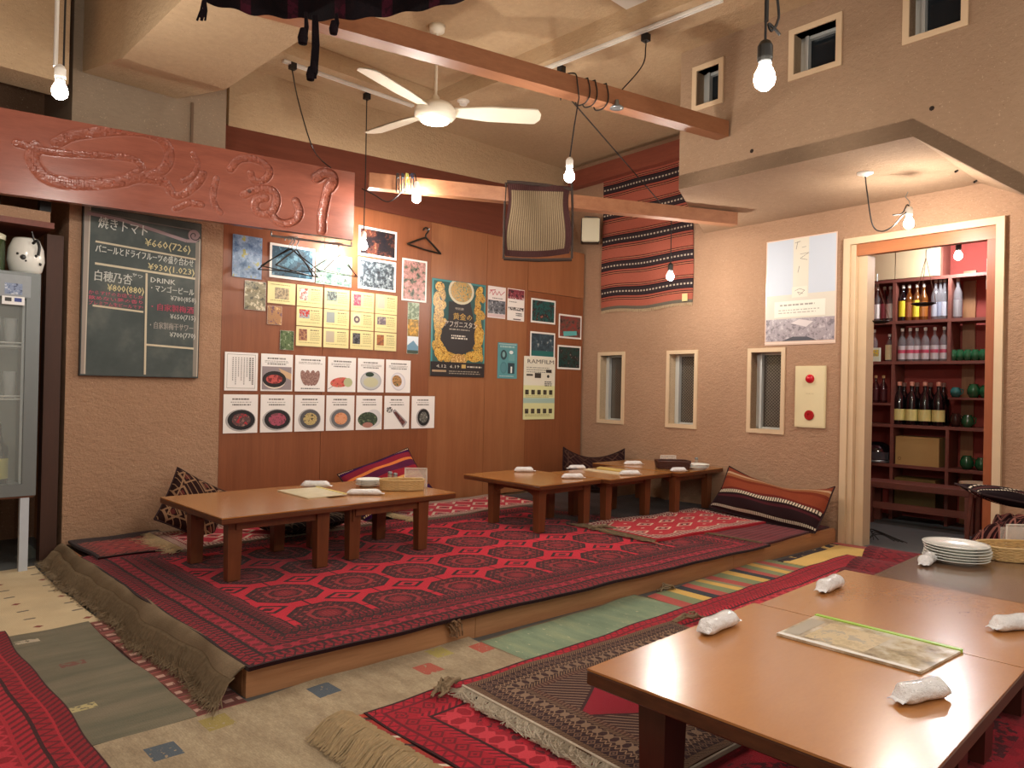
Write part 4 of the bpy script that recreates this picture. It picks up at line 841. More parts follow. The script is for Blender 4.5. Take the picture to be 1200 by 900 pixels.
# speaker
sp = WB.hit(693, 270, .10); mb = MB(); c = dep(692, 270, (RM.T @ (WB.hit(694, 270, .16) - [0, 0, EYE]))[2])
def spk(x0, x1, y0, y1, d0, d1): return [dep(x0, y1, d0), dep(x1, y1, d0 ), dep(x1, y1, d1), dep(x0, y1, d1)], [dep(x0, y0, d0), dep(x1, y0, d0), dep(x1, y0, d1), dep(x0, y0, d1)]
t = empty('wall_speaker', c - np.array([0, 0, .14]), 'cream wall speaker beside the hanging kilim', 'speaker')
Rz = rotz(math.radians(-47)); cv = Vector(c)
def rb(mb, x0, x1, y0, y1, z0, z1, ch=.01):
    m2 = MB(); m2.box(x0, x1, y0, y1, z0, z1, ch=ch); mb.add([Rz @ Vector(v) + cv for v in m2.v], m2.f)
mb = MB(); rb(mb, -.095, .095, -.02, .10, -.13, .13); mb.build('cabinet', M_BLACK, t)
mb = MB(); rb(mb, -.09, .09, -.045, -.019, -.125, .125, .012); mb.build('grille', plain('cream_grille', '#ddd9bd', .6, var=.03, scale=200, bump=.1), t)
mb = MB(); mb.tube([c + [0, .05, .13], c + [.05, .12, .17], WB.P(WB.uz(700, 260)[0], c[2] + .17, .0)], .012, 6); mb.build('bracket', M_STEEL, t)
# ---------------------------------------------------------------- hangers
def hanger(name, label, p, w, ang, tilt, mat, r=.004, h=None, bar=True):
    """p is the crook top; ang is heading of the width"""
    p = np.array(p, float); h = h or w * .36; ca, sa = math.cos(ang), math.sin(ang); ct, st = math.cos(tilt), math.sin(tilt)
    def L(x, z): xx = x*ct - z*st; zz = x*st + z*ct; return p + np.array([ca*xx, sa*xx, zz])
    t = empty(name, p, label, 'hanger', 'clothes hangers by the plywood wall')
    mb = MB(); mb.tube([L(*q) for q in smoothpath([(-.028, -.028, ), (-.022, -.006), (0, 0), (.02, -.01), (.02, -.035), (.004, -.055), (0, -.085)], 5)] if False else [L(a, b) for a, b in [(-.03, -.03), (-.026, -.012), (-.012, -.001), (.006, 0), (.019, -.012), (.02, -.03), (.008, -.048), (0, -.06), (0, -.09)]], r, 6); mb.build('hook', M_STEEL if r < .005 else mat, t)
    mb = MB(); mb.tube([L(-w/2, -.09-h), L(-w/4, -.09-h*.45), L(0, -.085), L(w/4, -.09-h*.45), L(w/2, -.09-h)], r * 1.25, 6)
    if bar: mb.tube([L(-w/2, -.09-h), L(0, -.095-h), L(w/2, -.09-h)], r, 6)
    mb.build('frame', mat, t); return t
hz = sz0 - .01
hk = SP.hit(340, 272, -.12); aw = math.atan2(-.12, 1)
rail = MB(); ra = SP.hit(318, 272, -.12); rb_ = SP.hit(412, 284, -.12); ra[2] = rb_[2] = hz - .012
rail.tube([ra, rb_], .008, 8)
for q in (ra, rb_): rail.tube([q, q + np.array([0, 0, .03])], .006, 6)
tag(rail.build('hanger_rail', M_STEEL), 'thin metal rail under the right end of the signboard', 'rail')
def rp(px): t_ = (px - 318) / (412 - 318); return ra + (rb_ - ra) * t_ + np.array([0, 0, .012])
hanger('clothes_hanger', 'black wire hanger, leftmost under the signboard', rp(338), .42, aw - .35, .03, M_BLACK, .0035)
hanger('clothes_hanger', 'dark wire hanger nested behind the leftmost one', rp(342), .44, aw + .15, -.05, M_BLACK, .0038)
hanger('clothes_hanger', 'dark hanger turned sideways, third under the signboard', rp(347), .42, aw + .55, -.04, M_BLACK, .0045)
hanger('clothes_hanger', 'thin wire hanger under the right end of the signboard', rp(394), .38, aw + .1, -.03, plain('dark_wire', '#3a3028', .4, .4), .003)
hanger('clothes_hanger', 'thin wire hanger, second one at the signboard right end', rp(399), .36, aw + .45, .02, plain('dark_wire2', '#463a2e', .4, .4), .003)
hanger('clothes_hanger', 'thick black plastic hanger alone on the panel beside the photographs', WA.hit(500, 267, .03), .36, math.atan2(WA.d[1], WA.d[0]), -.10, M_BLACK, .0075, .10)
mb = MB(); q = WA.hit(499, 270, .0); mb.tube([q, q + WA.n * .05, q + WA.n * .055 + np.array([0, 0, .01])], .004, 6); tag(mb.build('wall_hook', M_STEEL), 'small steel hook holding the single black hanger', 'hook')
# ---------------------------------------------------------------- flat prints
PM = {}
def ink(c, rough=.55):
    k = ('i', c, rough)
    if k not in PM: PM[k] = plain('ink_' + c.strip('#'), c, rough, var=0)
    return PM[k]
def photo(cols, scale=30, seed=0.0, const=True):
    k = ('p', tuple(cols), scale, seed)
    if k not in PM:
        M = Mat('photo_print', .3); v = M.node('ShaderNodeVectorMath', operation='ADD'); M.nt.links.new(M.coord(), v.inputs[0]); v.inputs[1].default_value = (seed, seed * 1.7, seed * .6)
        n = M.noise(scale, 4, .7, vec=v.outputs[0]); N = len(cols); M.color(M.ramp(n, [(.28 + .46 * i / max(1, N - 1), c) for i, c in enumerate(cols)], const)); PM[k] = M.m
    return PM[k]
class Sheet:
    """a flat print on a wall plane; x runs left to right, y from the top down, both 0..1"""
    def __init__(s, pl, tl, br, off=.007, rect=None):
        u0, z1 = pl.uz(*tl); u1, z0 = pl.uz(*br)
        if rect: u0, u1, z0, z1 = rect
        s.pl = pl; s.u0, s.u1, s.z0, s.z1 = u0, u1, z0, z1; s.off = off; s.mb = MB(); s.mats = []; s.k = 0; s.W = u1 - u0; s.H = z1 - z0
    def mi(s, m):
        if isinstance(m, str): m = ink(m)
        if m not in s.mats: s.mats.append(m)
        return s.mats.index(m)
    def pt(s, x, y, o): return s.pl.P(s.u0 + s.W * x, s.z1 - s.H * y, o)
    def base(s, m, th=.0012): i = s.mi(m); s.mb.pbox(s.pl, s.u0, s.u1, s.z0, s.z1, s.off - th, s.off, i); return s
    def o(s): s.k += 1; return s.off + .0004 * min(s.k, 12) ** .8 + .00001 * s.k
    def rect(s, x0, y0, x1, y1, m):
        i = s.mi(m); o = s.o(); s.mb.add([s.pt(x0, y1, o), s.pt(x1, y1, o), s.pt(x1, y0, o), s.pt(x0, y0, o)], [(0, 1, 2, 3)], mi=i); return s
    def disc(s, cx, cy, rx, ry, m, n=24, rot=0):
        i = s.mi(m); o = s.o(); P = []
        for k in range(n):
            a = 2*math.pi*k/n; X, Y = rx*math.cos(a), ry*math.sin(a); P.append(s.pt(min(.995, max(.005, cx + X*math.cos(rot) - Y*math.sin(rot))), min(.995, max(.005, cy + X*math.sin(rot) + Y*math.cos(rot))), o))
        s.mb.add(P, [tuple(range(n))[::-1]], mi=i); return s
    def poly(s, pts, m):
        i = s.mi(m); o = s.o(); s.mb.add([s.pt(x, y, o) for x, y in pts], [tuple(range(len(pts)))[::-1]], mi=i); return s
    def line(s, pts, w, m):
        i = s.mi(m); o = s.o()
        for (a, b), (c, d) in zip(pts, pts[1:]):
            dx, dy = (c-a) * s.W, (d-b) * s.H; L = math.hypot(dx, dy) or 1; nx, ny = -dy / L * w / 2 / s.W, dx / L * w / 2 / s.H
            s.mb.add([s.pt(a+nx, b+ny, o), s.pt(c+nx, d+ny, o), s.pt(c-nx, d-ny, o), s.pt(a-nx, b-ny, o)], [(0, 1, 2, 3)], mi=i)
        return s
    def text(s, x, y, body, h, m, w=None, rot=0.0, res=1, bold=0):
        """x,y top-left of the line, h glyph height as a share of the sheet height"""
        i = s.mi(m); o = s.o(); vs, fs = text_geo(body, h * s.H * 1.25, res)
        if not vs: return s
        mx = max(v[0] for v in vs); sc = (w * s.W / mx) if w else 1.0
        P = []
        for v in vs:
            a, b = v[0] * sc, v[1] - h * s.H; a, b = a*math.cos(rot) - b*math.sin(rot), a*math.sin(rot) + b*math.cos(rot); q = s.pt(x, y, o); P.append(q + s.pl.d * a + np.array([0, 0, b]))
        s.mb.add(P, fs, mi=i); 
        if bold: s.mb.add([p + s.pl.d * bold for p in P], fs, mi=i)
        return s
    def fine(s, x0, y0, x1, rows, dy, m, h=.4, seed=0):
        if m == '#8a887e': m = '#b5b1a4'
        g = np.random.default_rng(int(seed + x0*100 + y0*77)); i = s.mi(m); o = s.o()
        for r in range(rows):
            y = y0 + r*dy; x = x0; xe = x1 - g.uniform(0, .15) * (x1-x0)
            while x < xe:
                w = g.uniform(.012, .05) * (1.2); s.mb.add([s.pt(x, y+dy*h, o), s.pt(min(x+w, xe), y+dy*h, o), s.pt(min(x+w, xe), y, o), s.pt(x, y, o)], [(0, 1, 2, 3)], mi=i); x += w + g.uniform(.008, .02)
        return s
    def fit(s, x0, x1, y, body, h, m): return s.text(x0, y, body, h, m, w=x1 - x0)
    def done(s, name, label, cat, group=None): return tag(s.mb.build(name, s.mats), label, cat, group)
# blackboard
bb = Sheet(WA, (96, 240), (229, 442), .035); x_, z_ = WA.uz(235, 257)
bb.u1 = (WA.uz(235, 300)[0] + WA.uz(229, 440)[0]) / 2; bb.z1 = WA.uz(97, 241)[1]; bb.z0 = WA.uz(93, 440)[1]; bb.W = bb.u1 - bb.u0; bb.H = bb.z1 - bb.z0
M_BB = Mat('chalkboard', .6); M_BB.color(M_BB.ramp(M_BB.noise(3.5, 4, .6), [(.3, '#333f3e'), (.5, '#434d4b'), (.72, '#666c66')])); M_BB = M_BB.m
bb.mb.pbox(WA, bb.u0, bb.u1, bb.z0, bb.z1, .002, .033, bb.mi(ink('#2a2420'))); bb.rect(.006, .004, .994, .996, M_BB)
CH, CHY, CHP, CHW = '#dfe2da', '#e3d9a6', '#d0526e', '#cfc4a8'
wb_ = .028
bb.line([(.03, .0), (.03, .99)], .028, '#9a8f84'); bb.line([(.965, .12), (.965, .99)], .028, '#8a8378'); bb.line([(.055, .0), (.04, .99)], .006, '#c9bfae'); bb.line([(.985, .10), (.985, .99)], .006, '#c9bfae')
bb.line([(.03, .045), (.3, .055), (.6, .09), (.86, .125), (.95, .118)], .022, '#9c8688'); bb.line([(.05, .03), (.5, .045), (.9, .05)], .006, '#77706a')
sp_ = [(.93 + (.052 - t * .0036) * math.cos(t * .55), .085 + (.034 - t * .0023) * math.sin(t * .55)) for t in range(14)]; bb.disc(.93, .085, .055, .038, '#9c8688'); bb.line(sp_, .006, '#2f2a2a')
bb.line([(.10, .205), (.95, .235)], .012, CHW); bb.line([(.10, .335), (.95, .36)], .014, CHW); bb.line([(.52, .36), (.525, .985)], .013, CHW); bb.line([(.09, .585), (.50, .60)], .012, CHW); bb.line([(.53, .80), (.95, .81)], .013, CHW)
B_ = .0015
bb.text(.12, .055, '焼きトマト', .060, CH, w=.40, res=1, rot=-.05, bold=B_); bb.text(.50, .14, '¥660(726)', .050, CHY, w=.40, rot=-.03, bold=B_)
bb.text(.10, .222, 'パニールとドライフルーツの盛り合わせ', .042, CH, w=.83, rot=-.035, bold=B_); bb.text(.53, .29, '¥930(1.023)', .044, CHY, w=.41, rot=-.02, bold=B_)
bb.text(.09, .375, '白穂乃杏', .055, CH, w=.31, rot=-.03, bold=B_); bb.text(.40, .365, 'サワ', .02, CH, w=.09, rot=-.2); bb.text(.20, .445, '¥800(880)', .045, CHY, w=.30, bold=B_)
for k, l in enumerate(('からすけのお店でしか', '飲めない夢の香り', 'プレミアム生ビールです!')): bb.text(.055, .495 + k * .031, l, .021, CHP, w=.44, rot=-.02)
bb.text(.55, .375, 'DRINK', .036, CH, w=.22, rot=-.02, bold=B_)
for k, (a, b, c) in enumerate((('・マンゴービール', '¥780(858)', CH), ('・自家製梅酒', '¥650(715)', CHP), ('・自家製梅干サワー', '¥700(770)', '#b5b0a8'))):
    bb.text(.54, .425 + k * .115, a, .038, c, w=.40, rot=-.02, bold=B_); bb.text(.73, .48 + k * .115, b, .034, CH, w=.23, bold=.001)
bb.done('blackboard', 'chalk-written blackboard menu on the plaster wall under the signboard', 'blackboard')
# food menu cards, two rows
K = '#66615d'
r1 = (WA.uz(261, 457.5)[1], WA.uz(262, 412)[1]); r2 = (WA.uz(260.5, 508)[1], WA.uz(261, 462)[1])
top = [((262, 302), 'text-only menu card with vertical writing', None), ((304.5, 343), 'menu card with a frying pan of red meat on a grey photo', 'pan'), ((344.5, 381), 'menu card with four fanned flatbreads', 'bread'), ((383, 417), 'menu card with a skewer of red and green food', 'skewer'),
       ((418, 450), 'menu card with pale dumplings on a white round plate', 'dump'), ((451, 481), 'menu card with a small green and brown dish on an oval plate', 'oval')]
low = [((260.5, 302), 'menu card with a dark bowl of brown and red food, lower left end', ('#a97f76', '#5d4444', '#c02c3c', '#7a6a60')), ((304, 343), 'menu card with a black bowl of purple and red beans', ('#7d4a52', '#b0556a', '#4d3538', '#94656a')), ((344, 380), 'menu card with a grey bowl of yellow and black food', ('#4c4434', '#c7b27a', '#7d6f4c', '#e3d6ae')), ((381, 415), 'menu card with a grey bowl holding orange chunks', ('#d28a5c', '#e0a27c', '#b8683f', '#e9c0a0')),
       ((416, 447.5), 'menu card with a heap of green salad', ('#50604c', '#37473a', '#7a8a6a', '#8f5d50')), ((449, 479.5), 'menu card with a long oblong tray of dark meat', 'tray'), ((481, 509), 'menu card with a black bowl of grey rice, at the right end', ('#8c8c84', '#5a5c58', '#b6b8b0', '#3e403c'))]
def card(xs, zr, ym): u0 = WA.uz(xs[0] + .6, ym)[0]; u1 = WA.uz(xs[1] - .6, ym)[0]; return Sheet(WA, (0, 0), (1, 1), .008, rect=(u0, u1, zr[0], zr[1])).base(ink('#f3f0ec', .45))
G1 = 'food menu cards in two rows on the panelling'
for k, (xs, lab, kind) in enumerate(top):
    s = card(xs, r1, 436)
    if kind is None:
        s.rect(.07, .05, .93, .06, '#8a8a84').rect(.07, .93, .93, .94, '#8a8a84').rect(.07, .05, .08, .94, '#8a8a84').rect(.92, .05, .93, .94, '#8a8a84')
        for c in range(8):
            x = .82 - c * .085
            for r in range(int(14 - (c % 3) * 2)): s.rect(x, .13 + r * .052, x + (.045 if c < 2 else .028), .13 + r * .052 + .032, K if c < 2 else '#8b8782')
    else:
        s.fine(.2, .10, .85, 1, .055, K, .75, k); s.fine(.12, .18, .9, 2, .035, '#8b8782', .45, k); s.fine(.2, .255 if kind != 'bread' else .90, .85, 1, .05, K, .6, k)
        if kind == 'pan': s.rect(.04, .34, .96, .96, '#94898c').poly([(.55, .38), (.96, .52), (.96, .7), (.7, .6)], '#d0ae88').disc(.42, .70, .36, .24, '#e8dccb').disc(.42, .68, .37, .22, '#1f1a1a').disc(.42, .68, .26, .12, photo(('#7c2a2c', '#c65a55', '#d98a80'), 38, 1.0))
        if kind == 'bread':
            for a, x in ((-.35, .3), (-.12, .43), (.12, .57), (.35, .7)): s.disc(x, .62, .10, .22, photo(('#8a665e', '#a98a80', '#c0a498'), 80, 2.0), rot=a)
        if kind == 'skewer': s.line([(.02, .92), (.3, .78)], .003, '#222222'); s.disc(.45, .72, .36, .14, photo(('#a8423c', '#d8685e', '#7e8c58', '#c9b49a'), 38, 3.0), rot=-.1).disc(.72, .72, .16, .13, '#b7bd92')
        if kind == 'dump': s.disc(.5, .66, .40, .28, '#a9acb4').disc(.5, .66, .37, .25, '#c3c6c4').disc(.5, .70, .28, .15, photo(('#c9c8a6', '#d9d8be'), 34, 4.0)).disc(.45, .47, .16, .07, photo(('#2f4438', '#5d6f54'), 42, 4.5))
        if kind == 'oval': s.disc(.5, .66, .30, .27, '#d4d2d8', rot=.5).disc(.5, .66, .27, .23, '#e8e6ea', rot=.5).disc(.45, .64, .2, .17, photo(('#6a5a3c', '#b98c5c', '#4c6048', '#d0b890'), 38, 5.0), rot=.4)
    s.done('menu_card', lab + ', upper row', 'menu card', G1)
for k, (xs, lab, c) in enumerate(low):
    s = card(xs, r2, 485); s.fine(.25, .10, .75, 1, .055, K, .75, k); s.fine(.2, .19, .8, 1, .035, '#8b8782', .5, k); s.fine(.25, .25, .8, 1, .055, K, .6, k)
    if c == 'tray': s.poly([(.30, .45), (.42, .40), (.93, .80), (.76, .97)], '#a7a2a4').poly([(.36, .5), (.46, .47), (.85, .80), (.74, .90)], photo(('#5a3434', '#80504c', '#3c2426'), 42, 6.0)).disc(.2, .42, .12, .09, photo(('#1e1e1e', '#e8e6e2', '#2c2c2c'), 80, 6.5))
    elif k == 4: s.disc(.68, .66, .3, .26, '#d9d9da').disc(.45, .70, .38, .22, photo(c, 38, 7.0)).disc(.45, .86, .2, .08, photo(('#b08074', '#c4a494'), 38, 7.5))
    else:
        rx = .40 if k < 2 else .34 if k < 6 else .26; s.disc(.5, .67, rx + .04, .29, '#b5b2b0').disc(.52, .66, rx, .26, ['#17161a', '#1b1a1e', '#55565a', '#6a6c70', 0, 0, '#141416'][k]).disc(.52, .66, rx * .68, .17, photo(c, 38, 8.0 + k))
    s.done('menu_card', lab + ('' if 'lower' in lab else ', lower row'), 'menu card', G1)
# cream information cards, three rows
cx = [(312.5, 345), (347, 377), (379, 408.5), (410.5, 437.5), (439, 464.5)]
cz = [(WA.uz(347, 358)[1], WA.uz(347, 333.3)[1]), (WA.uz(347, 381)[1], WA.uz(347, 358.8)[1]), (WA.uz(347, 405)[1], WA.uz(347, 382)[1])]
pc = {(0, 0): ('#8a7c66', '#c2b08c', '#4c443c'), (1, 0): ('#c9d3cc', '#b0564c', '#dfe3da'), (2, 0): ('#54585a', '#8c9a90', '#d8d8cc'), (3, 0): ('#9c4860', '#c98a8c', '#50384a'), (4, 0): ('#d2b8a4', '#e0cbb6'), (1, 1): ('#c03c34', '#9ab0b4', '#d04c3c'), (2, 1): ('#98a09c', '#b8beb6'), (3, 1): ('#cfc9b4', '#8c7c84'), (4, 1): ('#6c6068', '#a89890', '#54484c'), (1, 2): ('#7c4c44', '#b08460', '#4c3438'), (2, 2): ('#bcb098', '#d4c8ac'), (3, 2): ('#26282a', '#5c5c60', '#c8c8c8'), (4, 2): ('#a8683c', '#7c4c34', '#d0b088')}
desc = {(0, 0): 'cream card with a wide sepia photo', (1, 0): 'cream card with a small dancing figure', (2, 0): 'cream card with a grey landscape photo', (3, 0): 'cream card with a pink upright photo', (4, 0): 'cream card with a pale upright picture', (1, 1): 'cream card with a red blotch picture', (2, 1): 'cream card with a grey text picture', (3, 1): 'cream card with a small round emblem', (4, 1): 'cream card with a wide mauve photo', (1, 2): 'cream card with a brown portrait photo', (2, 2): 'cream card with a beige drawing', (3, 2): 'cream card with a black and white photo', (4, 2): 'cream card with an orange-brown upright picture'}
for (i, j), cols in pc.items():
    u0 = WA.uz(cx[i][0], 370)[0]; u1 = WA.uz(cx[i][1], 370)[0]; s = Sheet(WA, (0, 0), (1, 1), .008, rect=(u0, u1, cz[j][0], cz[j][1])).base(ink('#e6da9e', .6))
    ph = photo(cols, 45, i + j * 3.1)
    if i == 0: s.rect(.26, .25, .76, .78, ph).fine(.1, .1, .9, 1, .08, '#8f865c', .4).fine(.1, .84, .9, 1, .08, '#8f865c', .4)
    else:
        if (i, j) == (3, 1): s.rect(.1, .12, .42, .72, '#ded6b2').disc(.26, .42, .13, .2, '#6a5a60').disc(.26, .42, .06, .09, '#c9c0a0')
        else: s.rect(.1, .14, .42 if (i, j) not in ((2, 0), (4, 1), (1, 1)) else .5, .72 if (i, j) not in ((2, 0), (4, 1), (1, 1)) else .6, ph)
        s.fine(.54, .14, .93, 1, .09, '#5c5440', .6).fine(.54, .28, .93, 5, .09, '#968c62', .35); s.fine(.1, .8, .93, 1, .08, '#968c62', .35)
    s.done('information_card', desc[(i, j)] + [', top row', ', middle row', ', bottom row'][j], 'card', 'cream information cards in three rows')
# photographs
BL = ('#23405c', '#3d6480', '#7fa0b4', '#b9c06a', '#dfe8ec')
def pic(name, tl, br, cols, label, border='#eceae4', b=.04, scale=16, seed=0.0, cat='photograph', extra=None, off=.007):
    s = Sheet(WA, tl, br, off).base(ink(border, .4)); a = b; c = b * s.W / s.H; s.rect(a, c, 1-a, 1-c, photo(cols, scale, seed))
    if extra: extra(s)
    s.done(name, label, cat, 'photographs and prints on the panelling')
pic('photograph', (272.5, 274), (306, 328), ('#4c6a90', '#6f8cac', '#8ca6c4', '#a9a860', '#c4cad4'), 'blue photograph of foliage, leftmost on the panelling', border='#7d93b4', b=.01, seed=1)
pic('photograph', (316, 284), (368, 331), ('#1c3442', '#2f5468', '#5d8ba0', '#dceef2'), 'blue photograph with white border behind the hangers', seed=2, b=.05)
pic('photograph', (370, 296), (411, 337), ('#3d5a58', '#6f8f80', '#a9c4b0', '#3b4a3c', '#e4ece6'), 'greenish snapshot right of the blue one behind the hangers', b=.01, seed=3, scale=24)
pic('photograph', (420, 264), (464, 305.5), ('#1a1a22', '#241e22', '#5a342c', '#a8684c', '#15161c'), 'dark photograph with a lit reddish figure, upper of the bordered pair', b=.05, seed=4, scale=12)
pic('photograph', (419.5, 301), (463, 343), ('#14181e', '#39424a', '#7b868c', '#e4ebee', '#252c32'), 'dark garden photograph, lower of the bordered pair', b=.05, seed=5, scale=22)
pic('photograph', (471, 302), (499, 355), ('#2c302a', '#5a5f50', '#b08078', '#c99a94', '#39402c', '#d8d8d0'), 'upright photograph of pink blossoms under the single hanger', b=.06, seed=6, scale=20)
pic('photograph', (286.5, 328.5), (310.5, 364.5), ('#4c4a3c', '#8c8468', '#d2c8ac', '#38454c'), 'small snapshot of pale stones beside the cream cards', b=.01, seed=7, scale=24)
pic('photograph', (313, 358), (329.5, 381), ('#6c4c5c', '#a87c54', '#d6b27c', '#483c4c'), 'tiny snapshot of a yellow dish below the sepia card', b=.01, seed=8, scale=30)
pic('photograph', (328, 387), (343.5, 410.5), ('#2c3c28', '#5c7048', '#b4bca4', '#1c2818'), 'tiny green snapshot just above the menu cards', b=.01, seed=9, scale=30)
def strip(s): s.rect(.02, .33, .98, .66, photo(('#8c6c24', '#d6a238', '#e0b860'), 30, 3.0)).rect(.02, .66, .98, .84, '#e4eef4').poly([(.02, .84), (.55, .74), (.98, .86), (.98, .99), (.02, .99)], '#6f98b0').rect(.02, .93, .98, .99, '#3c4c40')
pic('photograph', (477.5, 354), (489.5, 415), ('#5c7050', '#9cac8c', '#3c4c34'), 'narrow strip of three small pictures under the blossom photograph', b=.01, seed=10, scale=24, extra=strip)
# tall exhibition poster with gold ornaments
s = Sheet(WA, (506, 325.5), (566.5, 442.5), .007); s.base(ink('#3d8f92', .35))
gold = ('#2a1c10', '#a87428', '#e0b858', '#3c2a14', '#f0d890', '#7c5420'); gp = photo(gold, 75, 1.5); gp2 = photo(('#2a2018', '#c08c30', '#e6c060', '#241a12', '#d8a848'), 60, 2.5)
s.rect(.03, .02, .97, .85, '#2f5c5a'); [s.disc(x_, y_, r_, r_*.62, gp if (i_ % 3) else gp2, 9, rot=i_) for i_, (x_, y_, r_) in enumerate([(.14 + .06*math.sin(j*2.3), .08 + j*.062, .085) for j in range(12)] + [(.87 + .05*math.sin(j*1.9), .08 + j*.062, .08) for j in range(12)] + [(.2 + j*.1, .79 + .03*math.sin(j*2), .07) for j in range(7)])]; s.disc(.12, .35, .07, .16, gp).disc(.22, .76, .16, .07, gp2).disc(.88, .52, .06, .14, gp).disc(.8, .78, .14, .06, gp2).disc(.5, .80, .2, .05, gp)
s.poly([(.3, .22), (.7, .2), (.8, .45), (.84, .6), (.74, .72), (.52, .78), (.3, .74), (.16, .62), (.2, .5), (.3, .4)], '#2e2a2c')
s.disc(.53, .1, .24, .14, '#d9d2b4').disc(.53, .1, .20, .115, photo(('#2c7c70', '#c89a4c', '#70a488', '#e0bc74'), 60, 4)).rect(.0, -.0, 1, .004, '#2e6f70')
s.disc(.88, .56, .09, .12, gp2).disc(.5, .83, .14, .07, photo(('#a87834', '#e4c07c', '#503418'), 60, 5)).rect(0, .85, 1, 1, '#221b1c')
s.text(.42, .275, '特別展', .022, '#cfc7b4', w=.16); s.text(.38, .335, '黄金の', .062, '#e8c264', w=.36, bold=.0015); s.text(.22, .42, 'アフガニスタン', .058, '#f0ebdf', w=.62, bold=.0012); s.fine(.32, .50, .72, 1, .02, '#b9b0a0', .6); s.fine(.36, .565, .66, 2, .025, '#e6e0d2', .6)
s.text(.10, .875, '4.12', .035, '#e8e2d4', w=.18, bold=.001); s.text(.34, .875, '6.19', .035, '#e8e2d4', w=.18, bold=.001); s.rect(.56, .87, .64, .91, '#c9a860'); s.fine(.67, .885, .97, 1, .03, '#d0c8b8', .5); s.rect(.03, .935, .28, .955, '#b49a78'); s.fine(.33, .94, .95, 2, .022, '#a09888', .4)
s.done('exhibition_poster', 'tall dark poster framed by gold ornaments on turquoise', 'poster')
def fl1(s): s.rect(.02, .02, .98, .42, '#ece2dc'); s.text(.06, .14, 'Teichiku', .10, '#c03c4c', w=.86, rot=.08); s.rect(.02, .44, .98, .86, photo(('#1c1e22', '#6a7078', '#c4c8cc', '#3c4046'), 26, 3.0)).rect(.02, .86, .98, .97, '#e0b8bc'); s.fine(.3, .36, .9, 1, .05, '#3c3c3c', .5)
s = Sheet(WA, (571.5, 334.5), (591.5, 374), .007).base(ink('#efe6e2', .4)); s.line([(.08, .25), (.2, .12), (.28, .28), (.4, .15), (.5, .27), (.62, .14), (.72, .26), (.94, .13)], .006, '#bf3a4e'); s.line([(.1, .14), (.42, .11)], .008, '#bf3a4e'); s.fine(.25, .36, .9, 1, .05, '#3c3c3c', .5); s.rect(.02, .44, .98, .86, photo(('#1c1e22', '#6a7078', '#c4c8cc', '#3c4046'), 26, 3.0)).rect(.02, .87, .98, .97, '#dcc4c4')
s.done('flyer', 'white flyer with red scrawled lettering above a grey photo', 'flyer')
s = Sheet(WA, (594.5, 337.5), (613.5, 377), .007).base(ink('#f0ece6', .4)); s.rect(0.02, .02, .98, .32, photo(('#2a2428', '#8c3c48', '#d8c8c4', '#1c1a1e'), 30, 4.0)); s.fine(.1, .4, .6, 1, .06, '#8c8c88', .5).rect(.04, .58, .96, .68, photo(('#1c1c1c', '#e8e4de', '#1c1c1c'), 60, 5.0)); s.fine(.5, .75, .9, 2, .06, '#2c2c2c', .6).rect(.35, .94, .8, .97, '#3c2c2c')
s.done('flyer', 'white flyer with a dark red photo across its top', 'flyer')
s = Sheet(WA, (583, 401), (605, 444), .007).base(ink('#5a99a0', .45)); s.rect(.05, .03, .95, .05, '#b9d4d2'); s.fine(.12, .08, .9, 1, .07, '#a9cccb', .8); s.disc(.3, .34, .16, .14, '#2c4850').disc(.3, .33, .07, .08, '#7fb2b4').disc(.68, .26, .1, .05, '#e8f2f0').rect(.55, .32, .86, .5, '#6fa6aa').rect(.52, .56, .86, .86, '#27404a').rect(.66, .66, .74, .84, '#dfe8e4').disc(.3, .7, .17, .17, '#4a838c').disc(.3, .7, .13, .13, '#568e96'); s.fine(.1, .92, .9, 1, .05, '#b9d4d2', .5)
s.done('teal_print', 'small teal print with dark ornaments below the flyers', 'print')
SQ = [((622, 349), (650, 380.5), ('#14242a', '#1f5a58', '#2e2a2c', '#a86858', '#c9b4a8'), 'square photo of a lit shop front, upper left of four'), ((654.5, 367.5), (680.5, 398), ('#2c2428', '#6a4c44', '#8c3c38', '#3a3034', '#a89c90'), 'square photo with a turquoise tray, upper right of four'),
      ((621, 388), (649.5, 420), ('#23343e', '#2f4450', '#3c5460', '#a0a8a8', '#4a3c48'), 'square bluish night photo, lower left of four'), ((653, 404), (679.5, 433.5), ('#141a1c', '#1f4440', '#2a2628', '#8c8480', '#151c1e'), 'square dark photo with pale flowers, lower right of four')]
for k, (a, b, c, l) in enumerate(SQ):
    ex = (lambda s: s.poly([(.2, .72), (.78, .66), (.8, .84), (.22, .92)], '#5fb4b4')) if k == 1 else (lambda s: s.rect(.05, .74, .95, .95, '#1f6a66')) if k == 2 else None
    pic('photograph', a, b, c, l, b=.05, seed=20 + k, scale=20, extra=ex)
s = Sheet(WA, (613.5, 417), (648.5, 491), .0095).base(ink('#e6e3d2', .45)); s.rect(.0, .46, 1, .68, '#dfe0a8').rect(0, .66, 1, .74, '#a9c4b8').rect(0, .74, 1, 1, '#dcdca4')
s.text(.09, .035, 'RAMFILM', .075, '#6c6a66', w=.86, bold=.001); s.fine(.08, .17, .9, 3, .035, '#8c8c84', .4); s.rect(.34, .26, .54, .34, '#3c3830').rect(.7, .2, .88, .25, '#2c2a28').rect(.08, .28, .28, .31, '#4c4840').disc(.77, .31, .04, .025, '#2c2a28'); s.fine(.66, .39, .9, 3, .03, '#5c5c58', .6)
